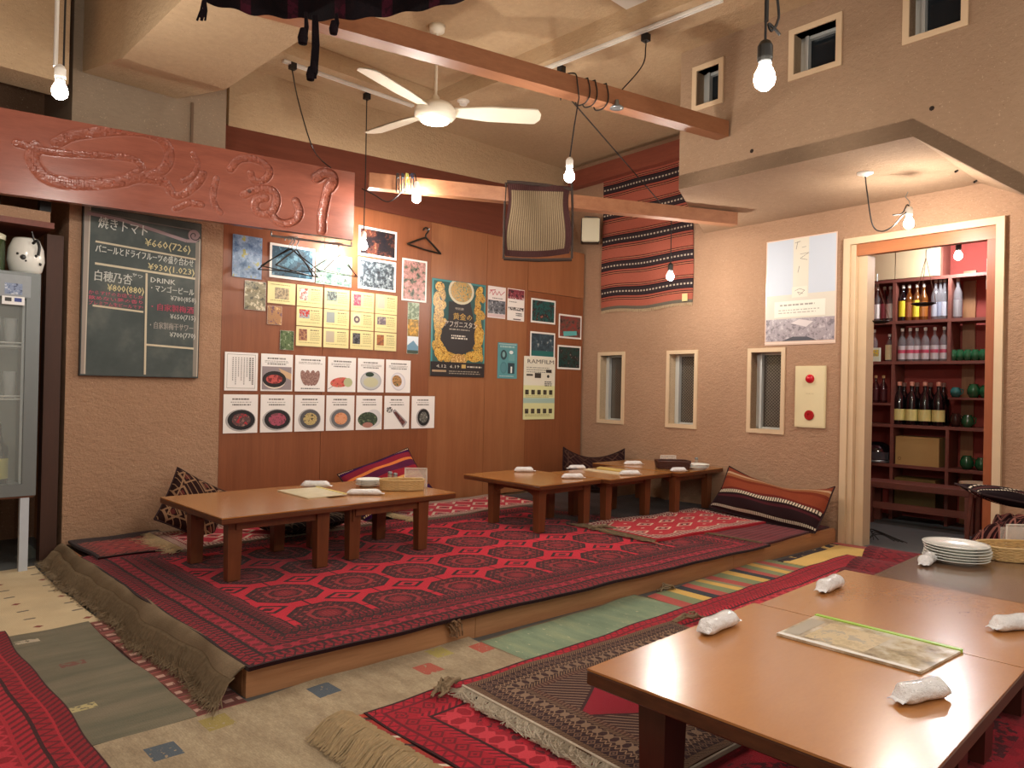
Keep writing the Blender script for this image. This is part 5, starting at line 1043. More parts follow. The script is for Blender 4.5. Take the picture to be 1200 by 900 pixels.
for r, y in enumerate((.53, .83)):
    for c in range(5): s.rect(.05 + c * .19, y, .05 + c * .19 + .11, y + .075, photo(('#2c2c28', '#5c5444', '#a09478'), 70, r * 5. + c))
    s.fine(.06, y + .09, .94, 2, .02, '#9a9868', .4)
s.done('film_poster', 'tall yellow-green listing poster overlapping a square photo', 'poster')
# poster on the right wall
s = Sheet(WB, (899, 284), (979, 404), .006); s.u1 = WB.uz(981, 330)[0]; s.z1 = WB.uz(899, 284)[1]; s.z0 = WB.uz(898, 405)[1]; s.W = s.u1 - s.u0; s.H = s.z1 - s.z0
s.base(ink('#e6c9b4', .3)); s.rect(.015, .01, .985, .55, '#c4cdd9').rect(.015, .53, .985, .76, '#d6cfc0').rect(.4, .01, .62, .56, '#d9d3c2')
s.line([(.42, .05), (.5, .04)], .004, '#6c6a60'); s.line([(.46, .04), (.44, .11)], .004, '#6c6a60'); s.line([(.52, .10), (.58, .095)], .003, '#6c6a60'); s.line([(.5, .16), (.62, .155), (.5, .2), (.6, .22)], .003, '#6c6a60'); s.line([(.49, .27), (.47, .33)], .004, '#6c6a60'); s.rect(.39, .46, .61, .56, '#e2dccb'); s.line([(.43, .5), (.5, .48), (.57, .5), (.5, .54), (.47, .51), (.55, .53)], .003, '#57544c')
s.rect(.14, .59, .86, .74, '#e8e4d6'); s.fine(.22, .62, .76, 1, .03, '#9a968c', .5).fine(.2, .67, .8, 2, .025, '#8a887e', .4); s.rect(.015, .755, .985, .965, photo(('#7c747a', '#a49aa0', '#c4bcc0', '#5c565e'), 26, 2.0)); s.poly([(.38, .80), (.5, .765), (.7, .79), (.6, .84), (.5, .82)], '#d6cdcd'); s.poly([(.25, .965), (.42, .925), (.62, .93), (.75, .965)], '#4c4c54'); s.line([(.0, .98), (1, .98)], .01, '#ecd8c8')
s.done('landscape_poster', 'large pale poster with a snowy mountain strip beside the doorway', 'poster')
# fire alarm plate
u0 = WB.uz(933.5, 430)[0]; u1 = WB.uz(969, 430)[0]; z1 = WB.uz(934, 429)[1]; z0 = WB.uz(933, 500)[1]
t = empty('fire_alarm', WB.P((u0+u1)/2, z0, .0), 'cream fire alarm plate with two red domes beside the door', 'alarm')
mb = MB(); mb.pbox(WB, u0, u1, z0, z1, .001, .016); mb.pbox(WB, u0+.008, u1-.008, z0+.01, z1-.01, .016, .019); mb.build('plate', plain('cream_plate', '#e4d6ac', .4, var=.02), t)
Rb = Matrix(((WB.d[0], 0, WB.n[0]), (WB.d[1], 0, WB.n[1]), (0, 1, 0)))
for f, nm in ((.79, 'alarm_lamp'), (.20, 'push_button')):
    c = WB.P((u0+u1)/2, z0 + (z1-z0) * f, .019); mb = MB(); mb.lathe([(.036, 0), (.036, .004), (.03, .018), (.018, .028), (0, .031)] if nm == 'alarm_lamp' else [(.04, 0), (.04, .008), (.036, .011), (.014, .011), (.013, .004), (0, .004)], c, 28, R=Rb)
    mb.build(nm, plain('red_' + nm, '#c8142c' if nm == 'alarm_lamp' else '#a81c20', .2, var=.05), t, smooth=(nm == 'alarm_lamp'))
s = Sheet(WB, (0, 0), (1, 1), .0195, rect=(u0, u1, z0, z1)); s.text(.34, .80, '火災報知機', .03, '#c9bb92', w=.3); s.text(.36, .44, '消火栓', .02, '#cdbf96', w=.28); o = s.mb.build('engraved_text', s.mats, t)
# ---------------------------------------------------------------- towels, menus, plates, baskets
M_TW = Mat('wrapped_towel', .22, 0, .6); M_TW.color(M_TW.scale(lin('#f1f1f2'), M_TW.noise(24, 3) * .2 + .86)); M_TW.b.inputs['Coat Weight'].default_value = .6; M_TW.b.inputs['Coat Roughness'].default_value = .12; M_TW.bump(M_TW.noise(46, 4, .75) + M_TW.noise(14, 2) * 1.5, .9, .014); M_TW = M_TW.m
def towel(px, py, z, ang, label, L=.17, r=.024, end=1, group='wrapped hand towels on the tables'):
    p = onz(px, py, z); g = np.random.default_rng(int(px)); t = empty('wrapped_towel', p, label, 'towel', group)
    def f(u, v):
        x = (u - .5) * L; k = min(1, u * 7) ** .5 * min(1, (1 - u) * 7) ** .5; rr = r * (1 + .035 * math.sin(u * 11 + px) + .03 * math.sin(v * 12.6 + u * 7)); a = v * 2 * math.pi
        e_ = 2 * abs(u - .5); y = r * max(k, .8 if e_ > .9 else 0) * (1 + .05 * math.sin(u * 9 + px)) * math.cos(a) * 1.12 if k > .02 else r * .8 * math.cos(a); kz = rr * (0.04 + .96 * k); zz = max(kz * math.sin(a) * .95 + r * (.92 - .5 * (1 - k)), .001); return Vector((x * math.cos(ang) - y * math.sin(ang), x * math.sin(ang) + y * math.cos(ang), zz)) + Vector(p)
    mb = MB(); mb.grid(f, 22, 16); mb.build('rolled_towel', M_TW, t, smooth=True)
    mb = MB()
    def e(u, v):
        x = L * .5 * end + end * u * .016 * (1 + .2 * math.sin(v * 9 + px)) - end * .004; w = r * .8 * (2*v - 1); zz = r * .42 * (1 - u * .3) + .0025 * math.sin(v * 11 + px) * u + .004; return Vector((x * math.cos(ang) - w * math.sin(ang), x * math.sin(ang) + w * math.cos(ang), max(zz, .002))) + Vector(p)
    mb.grid(e, 4, 12); mb.grid(lambda u, v: e(u, v) + Vector((0, 0, -.0012)), 4, 12, flip=True); mb.build('plastic_wrap_end', plain('wrap_film', '#e6e8ea', .15, var=.06), t, smooth=True)
    return t
A1_ = math.radians
towel(842, 738, NT, A1_(0), 'wrapped towel at the near-left corner edge of the front table', L=.19, r=.027, end=1)
towel(973, 691, NT, A1_(0), 'wrapped towel just past the seam of the front tables', L=.17, r=.027, end=-1)
towel(1087, 661, NT, A1_(5), 'wrapped towel in front of the big stack of plates', L=.15, r=.026, end=-1)
towel(1080, 820, NT, A1_(-22), 'largest wrapped towel, nearest the viewer on the glossy table', L=.16, r=.026, end=-1)
towel(1188, 738, NT, A1_(-30), 'wrapped towel cut off at the right edge of the view', L=.16, r=.027, end=-1)
GT = 'wrapped hand towels on the platform tables'
towel(370, 571, .475, A1_(-42), 'wrapped towel behind the menu on the leftmost platform table', L=.19, r=.023, group=GT)
towel(427, 580, .468, A1_(-38), 'wrapped towel in front of the small plates on the left tables', L=.22, r=.020, group=GT)
towel(614, 553, .475, A1_(-40), 'wrapped towel at the far-left corner of the middle platform table', L=.16, r=.022, group=GT)
towel(676, 550, .475, A1_(-38), 'wrapped towel by the back edge where two right-hand tables meet', L=.15, r=.02, end=-1, group=GT)
towel(671, 561, .475, A1_(-36), 'wrapped towel near the front edge of the middle platform table', L=.17, r=.022, group=GT)
towel(742, 545, .478, A1_(-40), 'wrapped towel at the back edge near the slot windows', L=.17, r=.021, group=GT)
towel(738, 557, .478, A1_(-36), 'wrapped towel beside the menu strips on the right-hand table', L=.17, r=.022, group=GT)
towel(795, 553, .482, A1_(-30), 'wrapped towel in front of the brown rectangular basket', L=.14, r=.021, group=GT)
def slabz(pts, z, th, mat, name, label, cat, spine=None, group=None):
    P = [onz(x, y, z) for x, y in pts]; t = empty(name, np.mean(P, axis=0), label, cat, group)
    B = [p + np.array([0, 0, .001]) for p in P]; T = [p + np.array([0, 0, th]) for p in P]
    mb = MB(); mb.hexa(B, T); mb.build('pages', mat, t)
    if spine: i, j, m_, w = spine; a, b = P[i], P[j]; c = np.mean(P, axis=0); n = (c - (a + b) / 2); n /= np.linalg.norm(n); mb = MB(); mb.hexa([a - n*.004 + [0, 0, .001], b - n*.004 + [0, 0, .001], b + n*w + [0, 0, .001], a + n*w + [0, 0, .001]], [a - n*.004 + [0, 0, th+.003], b - n*.004 + [0, 0, th+.003], b + n*w + [0, 0, th+.003], a + n*w + [0, 0, th+.003]]); mb.build('spine_clip', m_, t)
    return t, P
M_MN = Mat('laminated_page', .12); M_MN.color(M_MN.ramp(M_MN.noise(11, 4, .65), [(.35, '#8f836e'), (.47, '#b9ab90'), (.56, '#d2cab8'), (.7, '#dcd7cb')])); M_MN.bump(M_MN.noise(9, 2), .25, .01); M_MN = M_MN.m
t, P = slabz([(910, 745), (1079, 791), (1128, 765), (957, 723)], NT, .008, M_MN, 'menu_booklet', 'laminated menu booklet with a bright green spine on the front table', 'menu', (3, 2, plain('lime_green', '#9cc63c', .35, var=.03), .014))
mb = MB(); q = lambda a, b, h: P[0] * (1-a) * (1-b) + P[1] * a * (1-b) + P[2] * a * b + P[3] * (1-a) * b + np.array([0, 0, h])
mb.add([q(.0, .0, .0086), q(.985, .0, .0086), q(.985, .07, .0086), q(.0, .07, .0086)], [(0, 1, 2, 3)]); mb.add([q(.02, .1, .0087), q(.13, .1, .0087), q(.13, .8, .0087), q(.02, .8, .0087)], [(0, 1, 2, 3)], mi=1); mb.add([q(.17, .12, .0087), q(.6, .12, .0087), q(.6, .8, .0087), q(.17, .8, .0087)], [(0, 1, 2, 3)], mi=2)
mb.build('page_print', [ink('#e8e6e0', .2), ink('#aaa596', .2), photo(('#a39a88', '#c6b38c', '#b5a27a', '#8c7a5c', '#d8d2c4'), 14, 1.0)], t)
slabz([(325, 575.5), (361, 585), (406, 580), (372, 571.5)], .475, .006, plain('menu_paper', '#ded5b4', .25, var=.15, scale=14), 'menu_booklet', 'open cream menu lying on the leftmost platform table', 'menu', (3, 2, plain('cream_clip', '#e0cf7c', .4), .012))
slabz([(683, 551), (727, 557), (734, 555), (690, 549.5)], .478, .005, plain('menu_strip', '#dfd0ae', .3, var=.08), 'menu_strip', 'pale menu strip lying across the right-hand tables', 'menu')
slabz([(699, 549.5), (733, 554), (738, 552.5), (703, 548)], .478, .010, plain('menu_strip2', '#d8c070', .3, var=.08), 'menu_strip', 'yellowish menu strip behind the pale one', 'menu')
def plate_geo(mb, R=.115, h=.02): mb.lathe([(0, .004), (R*.5, .004), (R*.55, 0), (R*.62, 0), (R*.62, .005), (R*.9, h*.75), (R, h), (R*1.0, h+.003), (R*.9, h*.95), (R*.66, .008), (0, .007)], (0, 0, 0), 40)
def stack(px, py, z, n, R, step, h, label, group):
    p = onz(px, py, z); first = None; words = ['bottom', 'second', 'third', 'fourth', 'fifth', 'sixth']
    for k in range(n):
        lab = label % ('topmost' if k == n-1 else 'lowest' if k == 0 else words[k] + ' from the bottom')
        g = np.array([math.sin(k * 2.1) * .004, math.cos(k * 1.3) * .004, k * step])
        if first is None:
            mb = MB(); plate_geo(mb, R, h); first = mb.build('plate', M_CHINA, smooth=True, local=True); first.location = p + g; tag(first, lab, 'plate', group)
        else: dup(first, p + g, 0, lab)
stack(1121, 658, NT, 6, .135, .0125, .02, 'white plate on the greyish front table, %s in the stack', 'white plates stacked on the front table')
stack(432, 570, .468, 4, .085, .011, .016, 'small white plate beside the oval basket on the left tables, %s', 'small plates stacked on the left platform tables')
stack(818, 550, .482, 3, .095, .012, .022, 'white plate beside the brown basket by the right wall, %s', 'plates stacked by the right wall')
def basket(name, label, c, L, Wd, H, ang, mat, rows=9, n=110, flare=1.08, rectp=.5):
    t = empty(name, c, label, 'basket'); c = np.array(c, float); ca, sa = math.cos(ang), math.sin(ang)
    def pt(a, z, k, off=0):
        e = rectp; x = L/2 * math.copysign(abs(math.cos(a)) ** e, math.cos(a)) * k; y = Wd/2 * math.copysign(abs(math.sin(a)) ** e, math.sin(a)) * k; r = math.hypot(x, y) or 1; x += off*x/r; y += off*y/r; return c + np.array([ca*x - sa*y, sa*x + ca*y, z])
    ns = 44; mb = MB()
    for i in range(rows):
        z = .006 + (H - .012) * i / (rows - 1); k = 1 + (flare - 1) * z / H; pts = [pt(2*math.pi*j/n, z + .0008*math.sin(j), k, .0032 * math.cos(math.pi * ns * j / n + math.pi * i)) for j in range(n + 1)]; mb.tube(pts, (H / rows) * .47, 5, cap=False)
    tag(mb.build('woven_strands', mat, t), kind='stuff'); mb = MB()
    for j in range(ns):
        a = 2*math.pi*(j + .5)/ns; mb.tube([pt(a, .002, 1), pt(a, H, flare)], .0022, 4)
    tag(mb.build('stakes', mat, t), kind='stuff'); mb = MB(); pts = [pt(2*math.pi*j/80, H + .002, flare) for j in range(81)]; mb.tube(pts, .006, 6, cap=False); mb.build('rim', mat, t)
    mb = MB(); P = [pt(2*math.pi*j/60, .004, .99) for j in range(60)]; mb.add(P + [p - np.array([0, 0, .003]) for p in P], [tuple(range(60)), tuple(range(60, 120))[::-1]]); mb.build('base', mat, t); return t
M_WK = plain('pale_wicker', '#c9a973', .55, var=.25, scale=40); M_WKB = plain('brown_wicker', '#4a2418', .5, var=.25, scale=40)
p = onz(1199, 655, NT); basket('oval_basket', 'pale oval wicker basket beside the plates at the right edge', p, .36, .20, .062, A1_(-45), M_WK, 8, flare=1.1, rectp=.75)
p = onz(471, 574, .468); basket('oval_basket', 'pale oval wicker basket on the left platform tables', p, .27, .13, .065, A1_(-38), M_WK, 8, flare=1.05, rectp=.75)
p = onz(788, 549, .482); basket('rectangular_basket', 'dark brown rectangular basket on the table by the right wall', p, .26, .17, .065, A1_(-42), M_WKB, 8, flare=1.1, rectp=.35)
# acrylic stands and shakers
def acrylic(px, py, z, w, h, ang, label):
    p = onz(px, py, z); t = empty('acrylic_stand', p, label, 'menu stand'); R = Matrix.Rotation(ang, 3, 'Z')
    m2 = MB(); m2.box(-w/2, w/2, -.003, .0, .002, h); m2.box(-w/2, w/2, .035, .038, .002, h * .85); m2.box(-w/2, w/2, 0, .035, .001, .004)
    mb = MB(); mb.add([R @ Vector(v) + Vector(p) for v in m2.v], m2.f); mb.build('clear_panels', glass('acrylic', '#e2dad0', .08, .32), t)
    m2 = MB()
    for (a, b, c_, d) in ((-w/2, w/2, h-.004, h), (-w/2, -w/2+.004, .002, h), (w/2-.004, w/2, .002, h)): m2.box(a, b, -.004, .001, c_, d)
    mb = MB(); mb.add([R @ Vector(v) + Vector(p) for v in m2.v], m2.f); mb.build('polished_edges', ink('#e9e4da', .2), t)
acrylic(487, 571, .468, .15, .13, A1_(-43), 'clear acrylic stand behind the basket on the left tables')
acrylic(783, 545, .482, .14, .09, A1_(-43), 'clear acrylic stand behind the brown basket')
acrylic(1192, 648, NT, .12, .14, A1_(-40), 'clear acrylic box behind the basket at the right edge')
def shaker(px, py, z, h, label):
    p = onz(px, py, z); t = empty('shaker', p, label, 'shaker'); mb = MB(); mb.lathe([(0, 0), (.016, 0), (.017, .004), (.015, h*.7), (.013, h*.74)], p, 16); mb.build('glass_body', glass('shaker_glass', '#b9b09c', .1, .6), t, smooth=True)
    mb = MB(); mb.lathe([(.015, h*.72), (.016, h*.75), (.015, h*.96), (.008, h), (0, h)], p, 16); mb.build('steel_cap', M_STEEL, t, smooth=True)
shaker(457, 564, .468, .07, 'small steel-capped shaker behind the plates on the left tables'); shaker(463, 565, .468, .065, 'shorter steel-capped shaker next to the basket'); shaker(816, 545, .482, .07, 'steel-capped shaker behind the plates by the right wall')
# ---------------------------------------------------------------- cushions
def cushion(name, label, c, L, Wd, T, R, mat, bend=0.0, pinch=.12, corner=0.0, dent=0.0):
    """pillow with pinched edges; R orients it, bend curls it along its length"""
    c = Vector(c)
    def f(u, v, s):
        a, b = 2*u - 1, 2*v - 1; k = max(0, (1 - abs(a) ** 2.6)) ** .55 * max(0, (1 - abs(b) ** 2.6)) ** .55; x = a * L/2 * (1 - pinch * (1 - b*b) * a * a); y = b * Wd/2 * (1 - pinch * (1 - a*a) * b * b)
        z = s * T/2 * k * (1 + .10 * math.sin(a * 7 + b * 5)) + bend * (a*a) + corner * (a*a) * max(0, b) - dent * (1 - a*a) * max(0, b) * .5; return R @ Vector((x, y, z)) + c
    mb = MB(); mb.grid(lambda u, v: f(u, v, 1), 36, 26, uvf=lambda u, v: (u * L, v * Wd)); mb.grid(lambda u, v: f(u, v, -1), 36, 26, uvf=lambda u, v: (u * L, v * Wd), flip=True)
    # rest on the floor: nothing below the lowest allowed height
    o = mb.build(name, mat, smooth=True); tag(o, label, 'cushion')
    mb = MB(); e = [f(t, 0, 0) for t in np.linspace(0, 1, 20)] + [f(1, t, 0) for t in np.linspace(0, 1, 16)[1:]] + [f(t, 1, 0) for t in np.linspace(1, 0, 20)[1:]] + [f(0, t, 0) for t in np.linspace(1, 0, 16)[1:]]
    mb.tube(e, .006, 5, cap=False); mb.build('edge_piping', plain('piping', '#2a1316', .9), o); return o
def strm(name, stops, per, axis='v', dots=None):
    M = Mat(name, .95, 0, .1); u, v = M.uv(); a, b = (v, u) if axis == 'v' else (u, v); f = (a / per).fr(); col = M.ramp(f, stops, True)
    if dots: col = M.mix(col, dots[1], (f - dots[0]).abs().lt(.03) * b.cell(.022).abs().lt(.007)); col = M.mix(col, dots[1], (f - dots[0] + .28).abs().lt(.018) * b.cell(.016).abs().lt(.005))
    M.color(M.scale(col, M.noise(140, 2, .7) * .6 + .7)); M.bump(M.noise(220, 2), .4, .004); return M.m
def Rx(x, y, z): return Matrix.Rotation(math.radians(z), 3, 'Z') @ Matrix.Rotation(math.radians(y), 3, 'Y') @ Matrix.Rotation(math.radians(x), 3, 'X')
m1 = strm('orange_kilim', [(0, '#2a1a1c'), (.22, '#4a2026'), (.26, '#2a1a1c'), (.36, '#6a2a24'), (.40, '#85402a'), (.58, '#733222'), (.64, '#8f5a3a'), (.70, '#b39274'), (.74, '#7c3c2a'), (.82, '#3c1a18')], .48, 'v', (.33, '#c9bba4'))
cushion('kilim_cushion', 'long orange and brown striped cushion leaning on the right wall near the door', (5.58, 2.72, PZ + .165), .93, .40, .22, Rx(46, 4, 265), m1, bend=.03, pinch=.02, dent=.16, corner=.06)
m2_ = strm('purple_kilim', [(0, '#3a1440'), (.2, '#c06a34'), (.26, '#a02c34'), (.45, '#d29a5c'), (.5, '#8c2430'), (.66, '#55203c'), (.8, '#c9743c'), (.86, '#7c2232')], .42, 'v', (.36, '#e0c090'))
cushion('kilim_cushion', 'purple and orange striped cushion against the panelling behind the left tables', (3.36, 4.84, PZ + .25), .64, .46, .17, Rx(50, -17, -8), m2_, pinch=.06)
def carp(name, a, b, c):
    M = Mat(name, .95, 0, .1); u, v = M.uv(); x, y = u.cell(.14), v.cell(.14); d = (x.abs() + y.abs()) / .07; col = M.mix(a, b, d.lt(.9) * (1.0 - d.lt(.66))); col = M.mix(col, c, d.lt(.35)); col = M.mix(col, b, (u + v).tri(.05).lt(.14)); e = u.min(v); col = M.mix(col, b, (e - .05).abs().lt(.005)); M.color(M.scale(col, M.noise(120, 2, .7) * .6 + .7)); M.bump(M.noise(220, 2), .4, .004); return M.m
cushion('carpet_cushion', 'dark brown patterned cushion in the corner by the plaster column', (1.90, 4.96, PZ + .20), .40, .40, .15, Rx(60, 30, -8), carp('dark_carpet_cushion', '#2b1a18', '#8a6a50', '#5a2a26'), pinch=.06)
cushion('dark_cushion', 'dark flat cushion lying under the left tables', (2.5, 4.6, PZ + .085), .6, .4, .13, Rx(0, 0, 10), carp('dark_cushion', '#2a2326', '#6a5a4c', '#43302c'), pinch=.05)
cushion('dark_cushion', 'dark brown cushion with raised corners in the far right corner', (5.66, 4.62, PZ + .22), .60, .38, .15, Rx(62, 0, -48), carp('brown_cushion', '#2c1a1a', '#50382f', '#3c2622'), bend=.0, pinch=.0, dent=.22, corner=.14)
# draped seat at right behind the foreground tables
def thr(u, v, k=0):
    x = 4.55 + .62 * u; y = .72 + .42 * v; h = .52 + .05 * math.sin(u * 5 + v * 3) - .10 * v; e = max(0, 1 - min(u, 1 - u, v, 1 - v) * 7); z = h * (1 - e ** 1.6) + .035 * e + .012 * math.sin(u * 31) * (1 - e) + .012 * math.sin(v * 27 + u * 9); return (x - .03 * math.sin(v * 20) * e - (.05 * e if u < .5 else 0), y + .03 * math.sin(u * 22) * e, z + k)
mb = MB(); mb.grid(lambda u, v: thr(u, v), 50, 40, uvf=lambda u, v: (u * .9, v * .8)); mb.grid(lambda u, v: thr(u, v, -.01), 50, 40, flip=True, uvf=lambda u, v: (u * .9, v * .8))
tag(mb.build('draped_seat', carp('throw', '#2a1618', '#8c5a50', '#5c1f24'), smooth=True), 'seat draped with a dark red patterned rug at the right edge', 'seat')
cushion('carpet_cushion', 'dark cushion with a cream zigzag on top of the draped seat', (4.93, .96, .585), .52, .30, .09, Rx(4, 10, -50), strm('zigzag', [(0, '#1f1519'), (.3, '#4a2a2a'), (.4, '#1f1519'), (.62, '#2c1d22'), (.8, '#1f1519')], .34, 'v', (.5, '#d8cdb8')), pinch=.05)
# ---------------------------------------------------------------- storeroom shelves
SXF, SXB = 7.30, 7.58; M_SH = wood('shelf_wood', '#824a3c', '#6a3a30', stretch=(6, .8, 6), scale=2, rough=.6)
def sy(px, py=450): return onx(px, py, SXF)[1]
def sz(py, px=1085): return onx(px, py, SXF)[2]
t = empty('shelf_unit', (7.44, 2.0, 0), 'reddish wooden shelf unit filling the storeroom back wall', 'shelf')
yl, ya, yb_, yr = 3.1, sy(1046), sy(1111), 1.0
zs = [sz(324.5), sz(374.5), sz(423), sz(499), sz(547)]
for k, z in enumerate(zs): mb = MB(); mb.box(SXF, SXB, yr, yl, z - .028, z); mb.build('shelf_board', M_SH, t)
mb = MB(); mb.box(SXF, SXB, ya + .0, yl, sz(472, 1030) - .022, sz(472, 1030)); mb.build('shelf_board', M_SH, t)
mb = MB(); mb.box(SXF, SXB, yr, yb_, sz(466, 1135) - .02, sz(466, 1135)); mb.build('shelf_board', M_SH, t)
for y in (ya, yb_):
    z0 = .3
    segs = [(zs[1], zs[0]), (zs[2], zs[1]), (zs[3], zs[2]), (zs[4], zs[3]), (0, zs[4])]
    for i, (a, b) in enumerate(segs):
        if y == yb_ and i == 2: continue
        mb = MB(); mb.box(SXF + .002, SXB - .002, y - .014, y + .014, a + .0005, b - .0285 if i < 5 else b); mb.build('divider', M_SH, t)
mb = MB(); mb.box(7.585, 7.615, sy(1131), sy(1116), 0, 2.3); mb.build('back_post', wood('post_wood', '#a87850', '#8c5f3c', stretch=(6, 6, .8)), t)
tc = empty('wall_cupboard', (7.45, 2.4, zs[0]), 'cream cupboard doors along the top of the storeroom', 'cupboard')
yc = [2.9, sy(1045) + .0, sy(1098)]
for a, b in zip(yc, yc[1:]):
    mb = MB(); mb.box(SXF + .03, SXF + .05, b + .004, a - .004, zs[0] + .01, zs[0] + .36); o = mb.build('door', plain('cream_door', '#dcc79c', .5, var=.04, scale=5), tc)
mb = MB(); mb.box(SXF + .052, SXB, sy(1100), 2.9, zs[0] + .002, zs[0] + .38); mb.build('carcass', M_SH, tc)
# bottles and jars
def bottle(name, px, pyb, H, R, body, lab, labc, label, group, x=7.36, cap='#e8e2d6', ring=None, py_=None):
    p = onx(px, pyb, x); zb_ = min(zs + [sz(472, 1030), sz(466, 1135)], key=lambda z: abs(z - p[2])); p[2] = zb_ + .0005
    t = empty(name, p, label, 'bottle', group); mb = MB()
    mb.lathe([(0, 0), (R*.95, 0), (R, .008), (R, H*.58), (R*.85, H*.66), (R*.36, H*.78), (R*.32, H*.93), (R*.36, H*.94), (R*.36, H*.955)], p, 16); mb.build('bottle_body', body, t, smooth=True)
    mb = MB(); mb.lathe([(R*.38, H*.9), (R*.40, H*.99), (0, H)], p, 12); mb.build('cap', ink(cap, .4), t, smooth=True)
    if lab:
        a, b = lab; mb = MB(); vs = []; n = 9
        for z in (H*a, H*b):
            for j in range(n): th = math.pi * (.5 + (j / (n-1)) * 1.0); vs.append((p[0] + (R+.0012) * math.cos(th), p[1] + (R+.0012) * math.sin(th), p[2] + z))
        mb.add(vs, [(j, j+1, n+j+1, n+j) for j in range(n-1)], mi=0)
        mats = [ink(labc, .4)]
        if ring:
            vs = []
            for z in (H*(a + (b-a)*.45), H*(a + (b-a)*.7)):
                for j in range(n): th = math.pi * (.6 + (j / (n-1)) * .8); vs.append((p[0] + (R+.002) * math.cos(th), p[1] + (R+.002) * math.sin(th), p[2] + z))
            mb.add(vs, [(j, j+1, n+j+1, n+j) for j in range(n-1)], mi=1); mats.append(ink(ring, .4))
        mb.build('label', mats, t)
    return t
GC = glass('clear_bottle_glass', '#a09c9e', .06, .34); GD = plain('dark_bottle_glass', '#0e0d10', .05, var=0, spec=.9); GR = plain('rosy_bottle_glass', '#3a1416', .06, var=.2, spec=.9); GY = plain('amber_bottle_glass', '#6a3a14', .06, var=.2, spec=.9)
GB = 'spirit bottles on the storeroom shelves'
for px, l in ((1053.5, 'leftmost'), (1068, 'second from the left'), (1083.5, 'third from the left'), (1099.5, 'rightmost')):
    bottle('wine_bottle', px, 497, .40, .052, GD, (.10, .36), '#e2d78a', 'large black bottle with a pale yellow label, %s of four' % l, 'black bottles with yellow labels', x=7.36, cap='#c98c74', ring=None)
for px in (1059, 1074, 1089.5, 1105): bottle('wine_bottle', px, 496, .395, .05, GD, None, None, 'plain black bottle behind the yellow-labelled bottles, %s of four' % {1059: 'first', 1074: 'second', 1089.5: 'third', 1105: 'last'}[px], 'black bottles in the back row', x=7.49, cap='#8c6458')
for k, px in enumerate((1057, 1066, 1074, 1084, 1095, 1106)):
    bottle('spirit_bottle', px, 421, .31, .036, GC, (.06, .46), '#bdb4b4', 'clear bottle with pink and white label, %s in the middle shelf row' % ['first', 'second', 'third', 'fourth', 'fifth', 'sixth'][k], GB, x=7.36 + (.02 if k == 2 else 0), ring='#b8455c')
for px, bd_, la, lc, l in ((1028, GC, (.1, .5), '#efe9e2', 'clear bottle with white and black label behind the left hanging pan'), (1036, GR, (.1, .5), '#7c2c34', 'dark red bottle on the top left shelf'), (1043, GC, (.1, .5), '#e8e0d8', 'white-labelled bottle at the right end of the top left shelf'), (1058, GD, (.12, .55), '#e0cf30', 'dark bottle with bright yellow label on the top shelf'), (1065, GY, (.1, .5), '#8c4c1c', 'amber bottle between the yellow-labelled ones'), (1074, GY, (.1, .55), '#e6cf3c', 'amber bottle with large yellow label by the right pan'), (1082, GY, (.1, .5), '#9c5c24', 'brown bottle behind the right hanging pan'),
    (1096, GC, (.08, .42), '#a9abb4', 'clear bottle left of three on the top shelf'), (1101.5, GC, (.08, .42), '#8c92a4', 'clear bottle in the middle of three on the top shelf'), (1106.5, GC, (.08, .42), '#b4b4bc', 'clear bottle right of three on the top shelf'), (1122, GC, (.05, .45), '#8a8484', 'tall clear bottle alone right of the divider')):
    bottle('spirit_bottle', px, 375, .34 if px not in (1096, 1101.5, 1106.5, 1122) else .37, .036, bd_, la, lc, l, GB, x=7.37)
bottle('spirit_bottle', 1016, 421, .30, .034, GC, (.06, .4), '#3c6cb0', 'blue-capped bottle at the left end of the middle shelf', GB, cap='#3c64a8'); bottle('spirit_bottle', 1024, 421, .31, .034, GC, (.06, .4), '#e8e4d0', 'clear bottle behind the colourful box', GB); bottle('spirit_bottle', 1042, 421, .26, .034, GC, (.06, .6), '#e6d8a8', 'short pale bottle beside the divider', GB)
bottle('wine_bottle', 1026, 471, .26, .033, GR, (.1, .5), '#4a1a1e', 'dark red corked bottle, left of the pair', GB, cap='#d9b07c'); bottle('wine_bottle', 1035, 471, .26, .033, GR, (.1, .5), '#4a1a1e', 'dark red corked bottle, right of the pair', GB, cap='#d9b07c')
q = onx(1019.5, 421, 7.31); mb = MB(); mb.box(7.305, 7.33, q[1] - .09, q[1] + .06, zs[2] + .001, zs[2] + .13); mb.box(7.3045, 7.305, q[1] - .08, q[1] + .05, zs[2] + .05, zs[2] + .11, 1); tag(mb.build('gift_box', [ink('#dfe6cc'), photo(('#3c7cb4', '#e0cc3c', '#cc4c6c', '#e8e8dc'), 90, 1.0)]), 'small colourful box on the left middle shelf', 'box')
GP = plain('green_glaze', '#1f5a38', .12, var=.4, scale=26, spec=.8); GT2 = plain('teal_glaze', '#3c7c78', .2, var=.2); GBN = plain('brown_glaze', '#3a2420', .15, var=.4)
